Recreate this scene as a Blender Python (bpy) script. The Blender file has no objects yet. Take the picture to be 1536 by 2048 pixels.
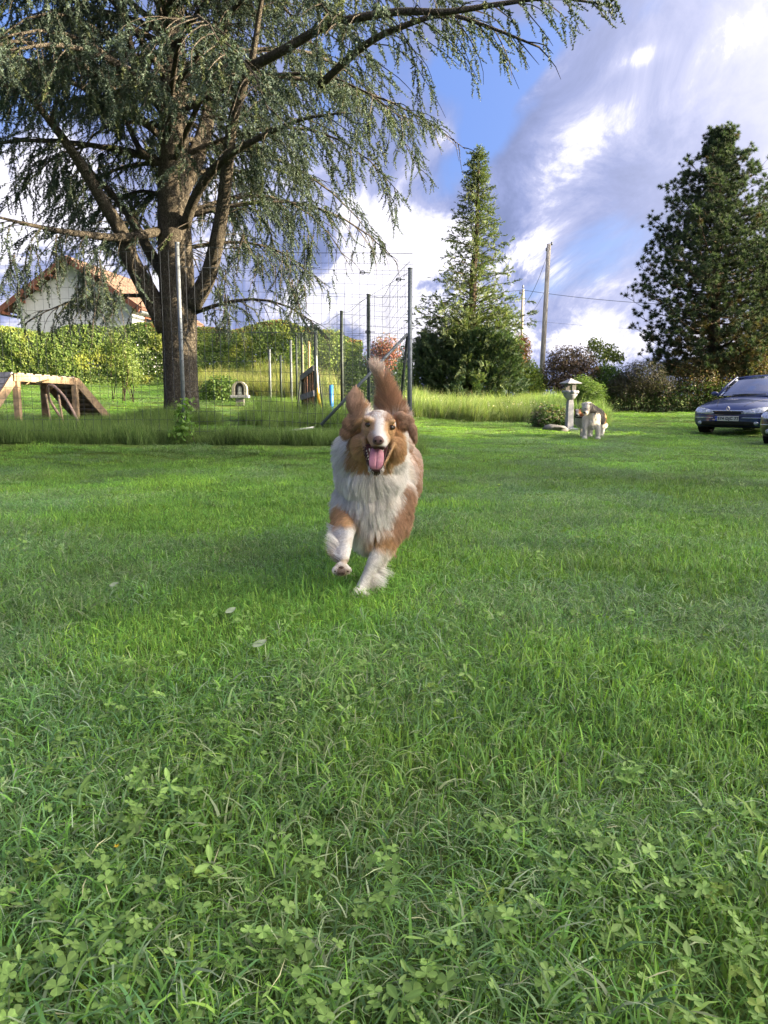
import bpy, bmesh, math, random
import numpy as np
from mathutils import Vector, Matrix, noise
from mathutils.bvhtree import BVHTree

random.seed(7); rng = np.random.default_rng(11)
SC = bpy.context.scene
COL = SC.collection

# ------------------------------------------------------------------ camera, sky, sun, exposure
PITCH = math.radians(8.5); CAMZ = 0.75; FPX = 1479.0
cam_data = bpy.data.cameras.new('camera'); cam = bpy.data.objects.new('camera', cam_data); COL.objects.link(cam)
cam.location = (0, 0, CAMZ); cam.rotation_euler = (math.pi/2 - PITCH, 0, 0)
cam_data.sensor_fit = 'VERTICAL'; cam_data.sensor_height = 36.0; cam_data.lens = 36.0*FPX/2048.0
cam_data.clip_start = 0.05; cam_data.clip_end = 2000
SC.camera = cam

SUN_EL = math.radians(14.0)
SUN_AZ = math.radians(96.0)            # clockwise from +Y (the view direction): low sun from the right, a little behind
sun_dir = Vector((math.sin(SUN_AZ)*math.cos(SUN_EL), math.cos(SUN_AZ)*math.cos(SUN_EL), math.sin(SUN_EL)))
sl = bpy.data.lights.new('sun', 'SUN'); sl.energy = 5.0; sl.angle = math.radians(0.55); sl.color = (1.0, 0.80, 0.52)
so = bpy.data.objects.new('sun', sl); COL.objects.link(so)
so.rotation_euler = sun_dir.to_track_quat('Z', 'Y').to_euler()

VS = SC.view_settings
VS.view_transform = 'Standard'; VS.look = 'None'; VS.gamma = 1.0; VS.exposure = 2.45; VS.use_curve_mapping = False
SC.cycles.max_bounces = 10; SC.cycles.diffuse_bounces = 7; SC.cycles.transparent_max_bounces = 8
SC.cycles.transmission_bounces = 4; SC.cycles.glossy_bounces = 3
SC.cycles.sample_clamp_indirect = 6.0
try:
    SC.cycles.use_denoising = True; SC.cycles.denoiser = 'OPENIMAGEDENOISE'; SC.cycles.denoising_input_passes = 'RGB_ALBEDO_NORMAL'; SC.cycles.denoising_prefilter = 'ACCURATE'
except Exception: pass

def cam_dir(px, py):
    u = (px-768)/FPX; v = -(py-1024)/FPX
    return Vector((u, math.cos(PITCH)+v*math.sin(PITCH), -math.sin(PITCH)+v*math.cos(PITCH)))
def W(px, py, Y):
    """point of the place seen at photo pixel (px,py), Y metres ahead of the camera"""
    d = cam_dir(px, py); t = Y/d.y
    return Vector((d.x*t, Y, CAMZ+d.z*t))
def proj(P):
    P = np.asarray(P, float); c, s = math.cos(PITCH), math.sin(PITCH)
    x = P[..., 0]; y = P[..., 1]; z = P[..., 2]-CAMZ
    dep = y*c - z*s; up = y*s + z*c
    return 768+FPX*x/dep, 1024-FPX*up/dep

world = bpy.data.worlds.new('World'); SC.world = world; world.use_nodes = True
nt = world.node_tree; N = nt.nodes; LK = nt.links; N.clear()
def nd(tree, t, **kw):
    n = tree.nodes.new(t)
    for k, v in kw.items(): setattr(n, k, v)
    return n
def mth(tree, op, a, b=None, c=None, clamp=False):
    n = tree.nodes.new('ShaderNodeMath'); n.operation = op; n.use_clamp = clamp
    for i, v in enumerate((a, b, c)):
        if v is None: continue
        if isinstance(v, (int, float)): n.inputs[i].default_value = v
        else: tree.links.new(v, n.inputs[i])
    return n.outputs[0]
def mixc(tree, f, a, b, bt='MIX'):
    n = tree.nodes.new('ShaderNodeMix'); n.data_type = 'RGBA'; n.blend_type = bt
    for i, v in ((0, f), (6, a), (7, b)):
        if isinstance(v, (int, float)): n.inputs[i].default_value = v
        elif isinstance(v, tuple): n.inputs[i].default_value = (*v, 1) if len(v) == 3 else v
        else: tree.links.new(v, n.inputs[i])
    return n.outputs[2]
def ramp(tree, f, stops, interp='LINEAR'):
    n = tree.nodes.new('ShaderNodeValToRGB'); n.color_ramp.interpolation = interp
    cr = n.color_ramp
    while len(cr.elements) < len(stops): cr.elements.new(0.5)
    for e, (p, c) in zip(cr.elements, stops):
        e.position = p; e.color = (c, c, c, 1) if isinstance(c, (int, float)) else (*c, 1)
    tree.links.new(f, n.inputs[0]); return n.outputs[0]
def noise_n(tree, vec, scale, detail=4, rough=0.55, dist=0.0, out='Fac'):
    n = tree.nodes.new('ShaderNodeTexNoise'); n.inputs['Scale'].default_value = scale
    n.inputs['Detail'].default_value = detail; n.inputs['Roughness'].default_value = rough; n.inputs['Distortion'].default_value = dist
    if vec is not None: tree.links.new(vec, n.inputs['Vector'])
    return n.outputs[out]

tc = nd(nt, 'ShaderNodeTexCoord'); gen = tc.outputs['Generated']
sky = nd(nt, 'ShaderNodeTexSky', sky_type='NISHITA'); sky.sun_disc = False
sky.sun_elevation = SUN_EL; sky.sun_rotation = SUN_AZ; sky.air_density = 1.0; sky.dust_density = 0.6; sky.ozone_density = 2.0
SKYK = 0.12
# clouds: noise stretched along the diagonal the cloud bank drifts on, the same in every direction of the sky
mp = nd(nt, 'ShaderNodeMapping'); mp.vector_type = 'TEXTURE'; mp.inputs['Rotation'].default_value = (0, math.radians(-48), math.radians(0))
mp.inputs['Scale'].default_value = (1.3, 1.05, 0.92); LK.new(gen, mp.inputs[0])
n1 = noise_n(nt, mp.outputs[0], 3.4, 10, 0.62, 0.5)
n2 = noise_n(nt, mp.outputs[0], 9.0, 10, 0.66, 0.5)
n3 = noise_n(nt, mp.outputs[0], 2.2, 3, 0.5, 0.0)
def blob(px, py, a, b, ang):
    """soft elongated patch of the sky around a direction; a, b = half sizes (tangent), ang = tilt (degrees)"""
    d = cam_dir(px, py).normalized(); rt = Vector((1, 0, 0)); rt = (rt-d*rt.dot(d)).normalized(); up = rt.cross(d)
    t = math.radians(ang); e1 = (rt*math.cos(t)+up*math.sin(t))/a; e2 = (-rt*math.sin(t)+up*math.cos(t))/b
    def dot(v):
        n = nd(nt, 'ShaderNodeVectorMath', operation='DOT_PRODUCT'); LK.new(gen, n.inputs[0]); n.inputs[1].default_value = v; return n.outputs['Value']
    q = mth(nt, 'ADD', mth(nt, 'POWER', mth(nt, 'ABSOLUTE', dot(e1)), 2.0), mth(nt, 'POWER', mth(nt, 'ABSOLUTE', dot(e2)), 2.0))
    g = mth(nt, 'EXPONENT', mth(nt, 'MULTIPLY', q, -1.0))
    return mth(nt, 'MULTIPLY', g, mth(nt, 'GREATER_THAN', dot(d), 0.0))
def total(lst):
    s = lst[0]
    for l in lst[1:]: s = mth(nt, 'ADD', s, l)
    return s
holes = total([mth(nt, 'MULTIPLY', blob(*a[:5]), a[5]) for a in (
    (1000, 225, .11, .030, 52, .85), (940, 140, .07, .035, 20, .5), (1170, 520, .12, .045, 18, .5), (230, 240, .28, .16, 0, .75), (1290, 20, .20, .025, 12, .35), (1090, 590, .10, .03, 0, .3))])
whites = total([mth(nt, 'MULTIPLY', blob(*a[:5]), a[5]) for a in (
    (1050, 195, .045, .010, 45, .6), (1275, 115, .035, .010, 15, .3), (1130, 320, .12, .045, 25, .4), (900, 285, .035, .014, -40, .3), (880, 560, .16, .07, 8, .75),
    (1010, 520, .07, .03, -10, .6), (60, 480, .20, .12, 0, .9), (1505, 40, .05, .02, 45, .35), (600, 480, .16, .08, 0, .5), (1210, 690, .25, .03, 3, .6), (730, 640, .2, .06, 0, .5))])
cover = ramp(nt, mth(nt, 'SUBTRACT', mth(nt, 'ADD', mth(nt, 'ADD', n1, 0.12), mth(nt, 'MULTIPLY', whites, .25)), mth(nt, 'MULTIPLY', holes, 0.42)), [(0.36, 0.0), (0.56, 1.0)], 'EASE')
bright = ramp(nt, mth(nt, 'ADD', mth(nt, 'ADD', mth(nt, 'MULTIPLY', n2, 0.8), mth(nt, 'MULTIPLY', n1, 0.35)), mth(nt, 'MULTIPLY', whites, mth(nt, 'MULTIPLY', mth(nt, 'SUBTRACT', n2, 0.36, None, True), 3.2))), [(0.40, 0.0), (1.10, 1.0)], 'LINEAR')
cloud_c = ramp(nt, bright, [(0.0, (0.080, 0.100, 0.185)), (0.35, (0.112, 0.134, 0.240)), (0.65, (0.175, 0.190, 0.290)), (1.0, (.42, .41, .46))])
sep = nd(nt, 'ShaderNodeSeparateXYZ'); LK.new(gen, sep.inputs[0])
hz = ramp(nt, sep.outputs['Z'], [(0.0, 1.0), (0.30, 0.0)])
blue = mixc(nt, hz, (0.07, 0.120, 0.30), (0.12, 0.175, 0.33))
skyn = mixc(nt, 1.0, sky.outputs[0], (SKYK, SKYK, SKYK), 'MULTIPLY')
clear = mixc(nt, 0.85, skyn, blue)
# wide warm glow around the sun, added to brighten the shaded ground
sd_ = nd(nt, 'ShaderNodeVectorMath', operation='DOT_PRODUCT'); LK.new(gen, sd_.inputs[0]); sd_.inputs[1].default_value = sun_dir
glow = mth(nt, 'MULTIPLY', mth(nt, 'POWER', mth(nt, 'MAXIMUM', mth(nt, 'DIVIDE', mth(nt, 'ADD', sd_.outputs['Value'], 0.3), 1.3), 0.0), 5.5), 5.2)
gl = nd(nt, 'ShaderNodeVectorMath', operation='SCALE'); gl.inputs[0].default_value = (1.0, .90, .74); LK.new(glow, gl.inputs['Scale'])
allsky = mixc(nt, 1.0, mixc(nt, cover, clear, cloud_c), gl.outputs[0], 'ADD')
bg = nd(nt, 'ShaderNodeBackground'); bg.inputs['Strength'].default_value = 0.12
gain = mixc(nt, 1.0, allsky, (1/0.12*0.56, 1/0.12*0.56, 1/0.12*0.56), 'MULTIPLY'); LK.new(gain, bg.inputs[0])
wo = nd(nt, 'ShaderNodeOutputWorld'); LK.new(bg.outputs[0], wo.inputs[0])

# ------------------------------------------------------------------ helpers
def new_mat(name): 
    m = bpy.data.materials.new(name); m.use_nodes = True; return m
def bsdf_of(m): return m.node_tree.nodes['Principled BSDF']
def mat(name, col, rough=0.6, metal=0.0, var=0.12, scale=6.0, bump=0.0, bscale=40.0, spec=0.3, coat=0.0, obj_coords=True, col2=None):
    m = new_mat(name); t = m.node_tree; b = bsdf_of(m)
    tcn = nd(t, 'ShaderNodeTexCoord'); v = tcn.outputs['Object']
    f = noise_n(t, v, scale, 5, 0.6)
    c2 = col2 or tuple(min(1, c*(1+var*2)) for c in col); c1 = tuple(c*(1-var*2) for c in col)
    c = ramp(t, f, [(0.32, c1 if col2 is None else col), (0.68, c2)])
    t.links.new(c, b.inputs['Base Color'])
    b.inputs['Roughness'].default_value = rough; b.inputs['Metallic'].default_value = metal
    b.inputs['Specular IOR Level'].default_value = spec; b.inputs['Coat Weight'].default_value = coat; b.inputs['Coat Roughness'].default_value = 0.05
    if bump:
        bn = nd(t, 'ShaderNodeBump'); bn.inputs['Strength'].default_value = bump; bn.inputs['Distance'].default_value = 0.01
        t.links.new(noise_n(t, v, bscale, 4, 0.6), bn.inputs['Height']); t.links.new(bn.outputs[0], b.inputs['Normal'])
    return m
def leaf_mat(name, trans=0.4, rough=0.5, attr='Col', tint=False, spec=0.25, tg=(1.15, 1.25, 0.5), up=0.0):
    """leaf / blade surface: colour from the leaf itself, light also comes through it"""
    m = new_mat(name); t = m.node_tree; b = bsdf_of(m)
    a = nd(t, 'ShaderNodeAttribute', attribute_name=attr); c = a.outputs['Color']
    if tint:
        ti = nd(t, 'ShaderNodeAttribute', attribute_name='tint'); ti.attribute_type = 'INSTANCER'
        c = mixc(t, 1.0, c, ti.outputs['Color'], 'MULTIPLY')
    t.links.new(c, b.inputs['Base Color']); b.inputs['Roughness'].default_value = rough; b.inputs['Specular IOR Level'].default_value = spec
    tr = nd(t, 'ShaderNodeBsdfTranslucent'); t.links.new(mixc(t, 1.0, c, tg, 'MULTIPLY'), tr.inputs[0])
    if up:   # blades in a sward shade like the sward they belong to
        ge = nd(t, 'ShaderNodeNewGeometry'); vm = nd(t, 'ShaderNodeVectorMath', operation='MULTIPLY_ADD'); vm.inputs[0].default_value = (0, 0, up); vm.inputs[1].default_value = (1, 1, 1); t.links.new(ge.outputs['Normal'], vm.inputs[2])
        no = nd(t, 'ShaderNodeVectorMath', operation='NORMALIZE'); t.links.new(vm.outputs[0], no.inputs[0]); t.links.new(no.outputs[0], b.inputs['Normal'])
    mx = nd(t, 'ShaderNodeMixShader'); mx.inputs[0].default_value = trans
    t.links.new(b.outputs[0], mx.inputs[1]); t.links.new(tr.outputs[0], mx.inputs[2])
    t.links.new(mx.outputs[0], t.nodes['Material Output'].inputs[0]); return m

def link(o, parent=None):
    COL.objects.link(o)
    if parent is not None: o.parent = parent
    return o
def tag(o, label=None, cat=None, group=None, kind=None):
    if label: o['label'] = label
    if cat: o['category'] = cat
    if group: o['group'] = group
    if kind: o['kind'] = kind
    return o
def thing(name, label, cat, loc=(0, 0, 0), rz=0.0, group=None):
    o = bpy.data.objects.new(name, None); o.empty_display_size = 0.2; COL.objects.link(o)
    o.location = loc; o.rotation_euler = (0, 0, rz); return tag(o, label, cat, group)

def mesh_np(name, V, F, mats, col=None, smooth=True, matidx=None):
    """F: (n,3) or (n,4) int array (or a list of such)"""
    me = bpy.data.meshes.new(name); V = np.ascontiguousarray(V, dtype=np.float32)
    Fs = F if isinstance(F, list) else [F]; Fs = [np.asarray(f, dtype=np.int32) for f in Fs if len(f)]
    nl = sum(f.size for f in Fs); nf = sum(len(f) for f in Fs)
    me.vertices.add(len(V)); me.vertices.foreach_set('co', V.ravel())
    me.loops.add(nl); me.loops.foreach_set('vertex_index', np.concatenate([f.ravel() for f in Fs]))
    tot = np.concatenate([np.full(len(f), f.shape[1], np.int32) for f in Fs]); st = np.concatenate([[0], np.cumsum(tot)[:-1]]).astype(np.int32)
    me.polygons.add(nf); me.polygons.foreach_set('loop_start', st)
    try: me.polygons.foreach_set('loop_total', tot)
    except Exception: pass
    me.polygons.foreach_set('use_smooth', np.full(nf, smooth))
    for m in (mats if isinstance(mats, (list, tuple)) else [mats]): me.materials.append(m)
    if matidx is not None: me.polygons.foreach_set('material_index', np.asarray(matidx, np.int32))
    me.update(calc_edges=True)
    if col is not None:
        ca = me.color_attributes.new('Col', 'FLOAT_COLOR', 'POINT')
        c4 = np.ones((len(V), 4), np.float32); c4[:, :3] = col; ca.data.foreach_set('color', c4.ravel())
    return me
def obj(name, me, parent=None):
    return link(bpy.data.objects.new(name, me), parent)

class MB:
    """gathers boxes, tubes and sheets into one mesh"""
    def __init__(s): s.v = []; s.f = []; s.n = 0
    def add(s, V, F):
        V = [tuple(v) for v in V]; s.v += V; s.f += [tuple(i+s.n for i in f) for f in F]; s.n += len(V)
    def box(s, c, size, M=None):
        x, y, z = (q/2 for q in size); P = [Vector((a*x, b*y, d*z)) for d in (-1, 1) for b in (-1, 1) for a in (-1, 1)]
        if M is not None: P = [M @ p for p in P]
        s.add([p+Vector(c) for p in P], [(0, 2, 3, 1), (4, 5, 7, 6), (0, 1, 5, 4), (2, 6, 7, 3), (0, 4, 6, 2), (1, 3, 7, 5)])
    def beam(s, a, b, w, h, up=(0, 0, 1)):
        a = Vector(a); b = Vector(b); d = (b-a); L = d.length; d.normalize(); x = d.cross(Vector(up))
        if x.length < 1e-4: x = d.cross(Vector((1, 0, 0)))
        x.normalize(); u = x.cross(d)
        s.add([p+x*(i*w/2)+u*(j*h/2) for p in (a, b) for i, j in ((-1, -1), (1, -1), (1, 1), (-1, 1))],
              [(0, 1, 2, 3), (7, 6, 5, 4), (0, 4, 5, 1), (1, 5, 6, 2), (2, 6, 7, 3), (3, 7, 4, 0)])
    def tube(s, P, R, n=6, cap=True):
        P = [Vector(p) for p in P]
        if not isinstance(R, (list, tuple)): R = [R]*len(P)
        rings = []; prev = None
        for i, p in enumerate(P):
            d = (P[min(i+1, len(P)-1)]-P[max(i-1, 0)]).normalized()
            if prev is None: prev = d.orthogonal().normalized()
            x = (prev-d*prev.dot(d)).normalized(); prev = x; y = d.cross(x)
            rings += [p+x*(R[i]*math.cos(2*math.pi*k/n))+y*(R[i]*math.sin(2*math.pi*k/n)) for k in range(n)]
        F = [(i*n+k, i*n+(k+1) % n, (i+1)*n+(k+1) % n, (i+1)*n+k) for i in range(len(P)-1) for k in range(n)]
        if cap: F += [tuple(range(n))[::-1], tuple((len(P)-1)*n+k for k in range(n))]
        s.add(rings, F)
    def lathe(s, c, prof, n=16, rot=0.0):
        V = [(c[0]+r*math.cos(rot+2*math.pi*k/n), c[1]+r*math.sin(rot+2*math.pi*k/n), c[2]+z) for r, z in prof for k in range(n)]
        F = [(i*n+k, i*n+(k+1) % n, (i+1)*n+(k+1) % n, (i+1)*n+k) for i in range(len(prof)-1) for k in range(n)]
        F += [tuple(range(n))[::-1], tuple((len(prof)-1)*n+k for k in range(n))]; s.add(V, F)
    def mesh(s, name, m, smooth=False):
        me = bpy.data.meshes.new(name); me.from_pydata(s.v, [], s.f); me.materials.append(m)
        if smooth: me.polygons.foreach_set('use_smooth', np.ones(len(me.polygons), bool))
        me.update(); return me
    def build(s, name, m, parent=None, smooth=False, bevel=0.0):
        o = obj(name, s.mesh(name, m, smooth), parent)
        if bevel:
            b = o.modifiers.new('edge', 'BEVEL'); b.width = bevel; b.segments = 2; b.limit_method = 'ANGLE'
        return o

def icos(sub=2):
    bm = bmesh.new(); bmesh.ops.create_icosphere(bm, subdivisions=sub, radius=1.0)
    V = np.array([v.co[:] for v in bm.verts]); F = np.array([[v.index for v in f.verts] for f in bm.faces]); bm.free(); return V, F
ICO2 = icos(2); ICO3 = icos(3)
def sstep(a, b, x):
    t = np.clip((np.asarray(x, float)-a)/(b-a), 0, 1); return t*t*(3-2*t)

# value noise for authoring (vectorised)
_perm = rng.random((64, 64, 64))
def vnoise(P, sc):
    Q = np.asarray(P, float)*sc + 1000.0; i = np.floor(Q).astype(int); f = Q-i; f = f*f*(3-2*f); r = 0
    for dx in (0, 1):
        for dy in (0, 1):
            for dz in (0, 1):
                w = (f[:, 0] if dx else 1-f[:, 0])*(f[:, 1] if dy else 1-f[:, 1])*(f[:, 2] if dz else 1-f[:, 2])
                r = r + w*_perm[(i[:, 0]+dx) % 64, (i[:, 1]+dy) % 64, (i[:, 2]+dz) % 64]
    return r
def fbm(P, sc, o=3):
    return sum(vnoise(P, sc*2**k)*0.5**k for k in range(o))/sum(0.5**k for k in range(o))

def terr(x, y):
    x = np.asarray(x, float); y = np.asarray(y, float)
    y0 = 12.0+5.0*sstep(-5, 5, x); s = np.where(y > 8, np.logaddexp(0, (y-y0)/1.5)*1.5, 0)
    s = np.where(y > 60, 48.0, s)
    sl = 0.072 + (0.025-0.072)*sstep(-5, 5, x)
    m = 0.2*sstep(8.0, 9.7, y)*(1-sstep(-0.8, 0.9, x))
    P = np.stack([x.ravel(), y.ravel(), np.zeros(x.size)], 1)
    b = ((fbm(P, 1.1, 2)-0.5)*0.05 + (fbm(P+9, 0.25, 1)-0.5)*0.06).reshape(x.shape)
    b = b*sstep(0, 1.5, np.hypot(x-0, y-2.8)+0.3)
    return s*sl + m + b - 0.07*sstep(3, 8, x)*sstep(8, 13, y)*(1-sstep(20, 26, y))
def T(x, y): return float(terr(np.array([x]), np.array([y]))[0])
def euler_np(R):  # (N,3,3)-> euler XYZ
    sy = -R[:, 2, 0]; sy = np.clip(sy, -1, 1)
    return np.stack([np.arctan2(R[:, 2, 1], R[:, 2, 2]), np.arcsin(sy), np.arctan2(R[:, 1, 0], R[:, 0, 0])], 1)
def frame_rot(Z, roll=None):
    """rotation matrices whose local +Z is Z, with a random roll"""
    Z = Z/np.linalg.norm(Z, axis=1, keepdims=True); A = rng.normal(size=Z.shape) if roll is None else roll
    X = np.cross(A, Z); X /= np.linalg.norm(X, axis=1, keepdims=True)+1e-9; Y = np.cross(Z, X)
    return np.stack([X, Y, Z], 2)

_ngc = {}
def scatter(name, pts, rot, scl, idx, tint, templates, parent=None):
    me = bpy.data.meshes.new(name); pts = np.asarray(pts, np.float32); n = len(pts)
    me.vertices.add(n); me.vertices.foreach_set('co', pts.ravel())
    a = me.attributes.new('rot', 'FLOAT_VECTOR', 'POINT'); a.data.foreach_set('vector', np.asarray(rot, np.float32).ravel())
    a = me.attributes.new('scl', 'FLOAT_VECTOR', 'POINT'); s = np.asarray(scl, np.float32)
    if s.ndim == 1: s = np.repeat(s[:, None], 3, 1)
    a.data.foreach_set('vector', s.ravel())
    a = me.attributes.new('idx', 'INT', 'POINT'); a.data.foreach_set('value', np.asarray(idx, np.int32))
    a = me.attributes.new('tint', 'FLOAT_COLOR', 'POINT'); c = np.ones((n, 4), np.float32); c[:, :3] = tint; a.data.foreach_set('color', c.ravel())
    for tm in templates:
        for m in tm.data.materials:
            if m.name not in [x.name for x in me.materials]: me.materials.append(m)
    o = obj(name, me, parent)
    cl = bpy.data.collections.new(name+'_pieces')
    for t in templates: cl.objects.link(t)
    g = bpy.data.node_groups.new(name+'_scatter', 'GeometryNodeTree')
    g.interface.new_socket('Geometry', in_out='INPUT', socket_type='NodeSocketGeometry'); g.interface.new_socket('Geometry', in_out='OUTPUT', socket_type='NodeSocketGeometry')
    gi = g.nodes.new('NodeGroupInput'); go = g.nodes.new('NodeGroupOutput')
    ci = g.nodes.new('GeometryNodeCollectionInfo'); ci.inputs[0].default_value = cl; ci.inputs[1].default_value = True; ci.inputs[2].default_value = True
    ip = g.nodes.new('GeometryNodeInstanceOnPoints'); ip.inputs['Pick Instance'].default_value = True
    def na(nm, ty):
        q = g.nodes.new('GeometryNodeInputNamedAttribute'); q.data_type = ty; q.inputs[0].default_value = nm; return q.outputs[0]
    L = g.links; L.new(gi.outputs[0], ip.inputs['Points']); L.new(ci.outputs[0], ip.inputs['Instance'])
    L.new(na('idx', 'INT'), ip.inputs['Instance Index'])
    er = g.nodes.new('FunctionNodeEulerToRotation'); L.new(na('rot', 'FLOAT_VECTOR'), er.inputs[0]); L.new(er.outputs[0], ip.inputs['Rotation'])
    L.new(na('scl', 'FLOAT_VECTOR'), ip.inputs['Scale']); L.new(ip.outputs[0], go.inputs[0])
    md = o.modifiers.new('scatter', 'NODES'); md.node_group = g; return o
def template(name, k, V, F, m, col):
    return bpy.data.objects.new('%s_%02d' % (name, k), mesh_np(name, V, F, m, col, smooth=False))

def blades(n, area, hmin, hmax, wid, lean, flat, cols, segs=3, r0=None, round_patch=True):
    """n grass blades as bent tapered strips; returns V, F(list), C"""
    if round_patch:
        r = area*np.sqrt(rng.random(n)); a = rng.random(n)*2*np.pi; B = np.stack([r*np.cos(a), r*np.sin(a)], 1)
    else: B = (rng.random((n, 2))-0.5)*2*area
    h = hmin+(hmax-hmin)*rng.random(n)**1.3; az = rng.random(n)*2*np.pi
    ln = np.abs(rng.normal(0, lean, n))+0.1; isf = rng.random(n) < flat; ln[isf] = 1.1+0.35*rng.random(isf.sum())
    w = wid*(0.6+0.9*rng.random(n)); d = np.stack([np.cos(az), np.sin(az)], 1); tw = az+np.pi/2+rng.normal(0, .7, n); sd = np.stack([np.cos(tw), np.sin(tw)], 1)
    cc = np.array(cols)[rng.choice(len(cols), n)]; cc = cc*(0.55+0.85*rng.random((n, 1)))
    V = []; C = []
    z0 = np.where(isf, rng.random(n)*hmax*0.55, 0.0)
    for i in range(segs+1):
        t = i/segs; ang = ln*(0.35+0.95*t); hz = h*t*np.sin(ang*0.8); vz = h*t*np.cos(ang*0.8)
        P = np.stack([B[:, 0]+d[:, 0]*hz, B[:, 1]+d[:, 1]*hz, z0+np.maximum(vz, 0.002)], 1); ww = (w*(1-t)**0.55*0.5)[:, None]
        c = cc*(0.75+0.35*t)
        if i < segs:
            V += [P-np.c_[sd*ww, np.zeros(n)], P+np.c_[sd*ww, np.zeros(n)]]; C += [c, c]
        else: V.append(P); C.append(c)
    k = len(V); VV = np.stack(V, 1).reshape(-1, 3); CC = np.stack(C, 1).reshape(-1, 3); b = np.arange(n)*k
    Q = [np.stack([b+2*i, b+2*i+1, b+2*i+3, b+2*i+2], 1) for i in range(segs-1)]; Tt = np.stack([b+2*segs-2, b+2*segs-1, b+2*segs], 1)
    return VV, [np.concatenate(Q), Tt] if Q else [Tt], CC

def leaf_quads(P, Nrm, size, col, asp=0.55, droop=0.0):
    """one folded rhomb leaf per point"""
    n = len(P); R = frame_rot(Nrm); X, Y, Z = R[:, :, 0], R[:, :, 1], R[:, :, 2]; s = np.asarray(size).reshape(-1, 1)*np.ones((n, 1))
    a = P-X*s*0.5; b = P+Y*s*asp*0.5+Z*s*0.06; c = P+X*s*0.5-Z*s*droop; d = P-Y*s*asp*0.5+Z*s*0.06
    V = np.stack([a, b, c, d], 1).reshape(-1, 3); i = np.arange(n)*4; F = np.concatenate([np.stack([i, i+1, i+2], 1), np.stack([i, i+2, i+3], 1)])
    return V, F, np.repeat(col, 4, 0)
def ellipsoid_pts(n, c, r, shell=0.55):
    d = rng.normal(size=(n, 3)); d /= np.linalg.norm(d, axis=1, keepdims=True)
    q = shell+(1-shell)*rng.random((n, 1))**0.5; return np.array(c)+d*np.array(r)*q, d
def jitter_col(base, n, v=0.25, alt=None, palt=0.0):
    c = np.array(base)[None, :]*np.ones((n, 1))
    if alt is not None: m = rng.random(n) < palt; c[m] = alt
    return c*(1-v+2*v*rng.random((n, 1)))
# ------------------------------------------------------------------ ground and lawn
def ground():
    xs = np.concatenate([np.linspace(-120, -14, 16), np.linspace(-13.5, 13.5, 109), np.linspace(14, 120, 16)])
    ys = np.concatenate([np.linspace(-60, -3, 10), np.linspace(-2.5, 14, 67), np.linspace(14.5, 60, 60), np.linspace(64, 400, 12)])
    X, Y = np.meshgrid(xs, ys); Z = terr(X, Y); V = np.stack([X.ravel(), Y.ravel(), Z.ravel()], 1)
    w, h = len(xs), len(ys); i = (np.arange(h-1)[:, None]*w+np.arange(w-1)[None]).ravel()
    F = np.stack([i, i+1, i+w+1, i+w], 1)
    m = new_mat('turf'); t = m.node_tree; b = bsdf_of(m); tcn = nd(t, 'ShaderNodeTexCoord'); v = tcn.outputs['Object']
    f = noise_n(t, v, 1.3, 6, 0.65); f2 = noise_n(t, v, 38, 4, 0.7); f3 = noise_n(t, v, 0.35, 3, 0.5)
    c = mixc(t, ramp(t, f, [(.35, 0), (.65, 1)]), (0.050, 0.075, 0.022), (0.085, 0.135, 0.030))
    c = mixc(t, ramp(t, f2, [(.4, 0.0), (.7, 0.8)]), c, (0.13, 0.20, 0.045))
    c = mixc(t, ramp(t, f3, [(.5, 0), (.7, .5)]), c, (0.17, 0.21, 0.05))
    t.links.new(c, b.inputs['Base Color']); b.inputs['Roughness'].default_value = 0.9; b.inputs['Specular IOR Level'].default_value = 0.1
    bn = nd(t, 'ShaderNodeBump'); bn.inputs['Strength'].default_value = 0.9; bn.inputs['Distance'].default_value = 0.03
    t.links.new(noise_n(t, v, 30, 5, 0.7), bn.inputs['Height']); t.links.new(bn.outputs[0], b.inputs['Normal'])
    o = obj('ground', mesh_np('ground', V, F, m)); tag(o, 'gently rolling ground under the mown lawn', None, None, 'structure')
ground()

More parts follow.
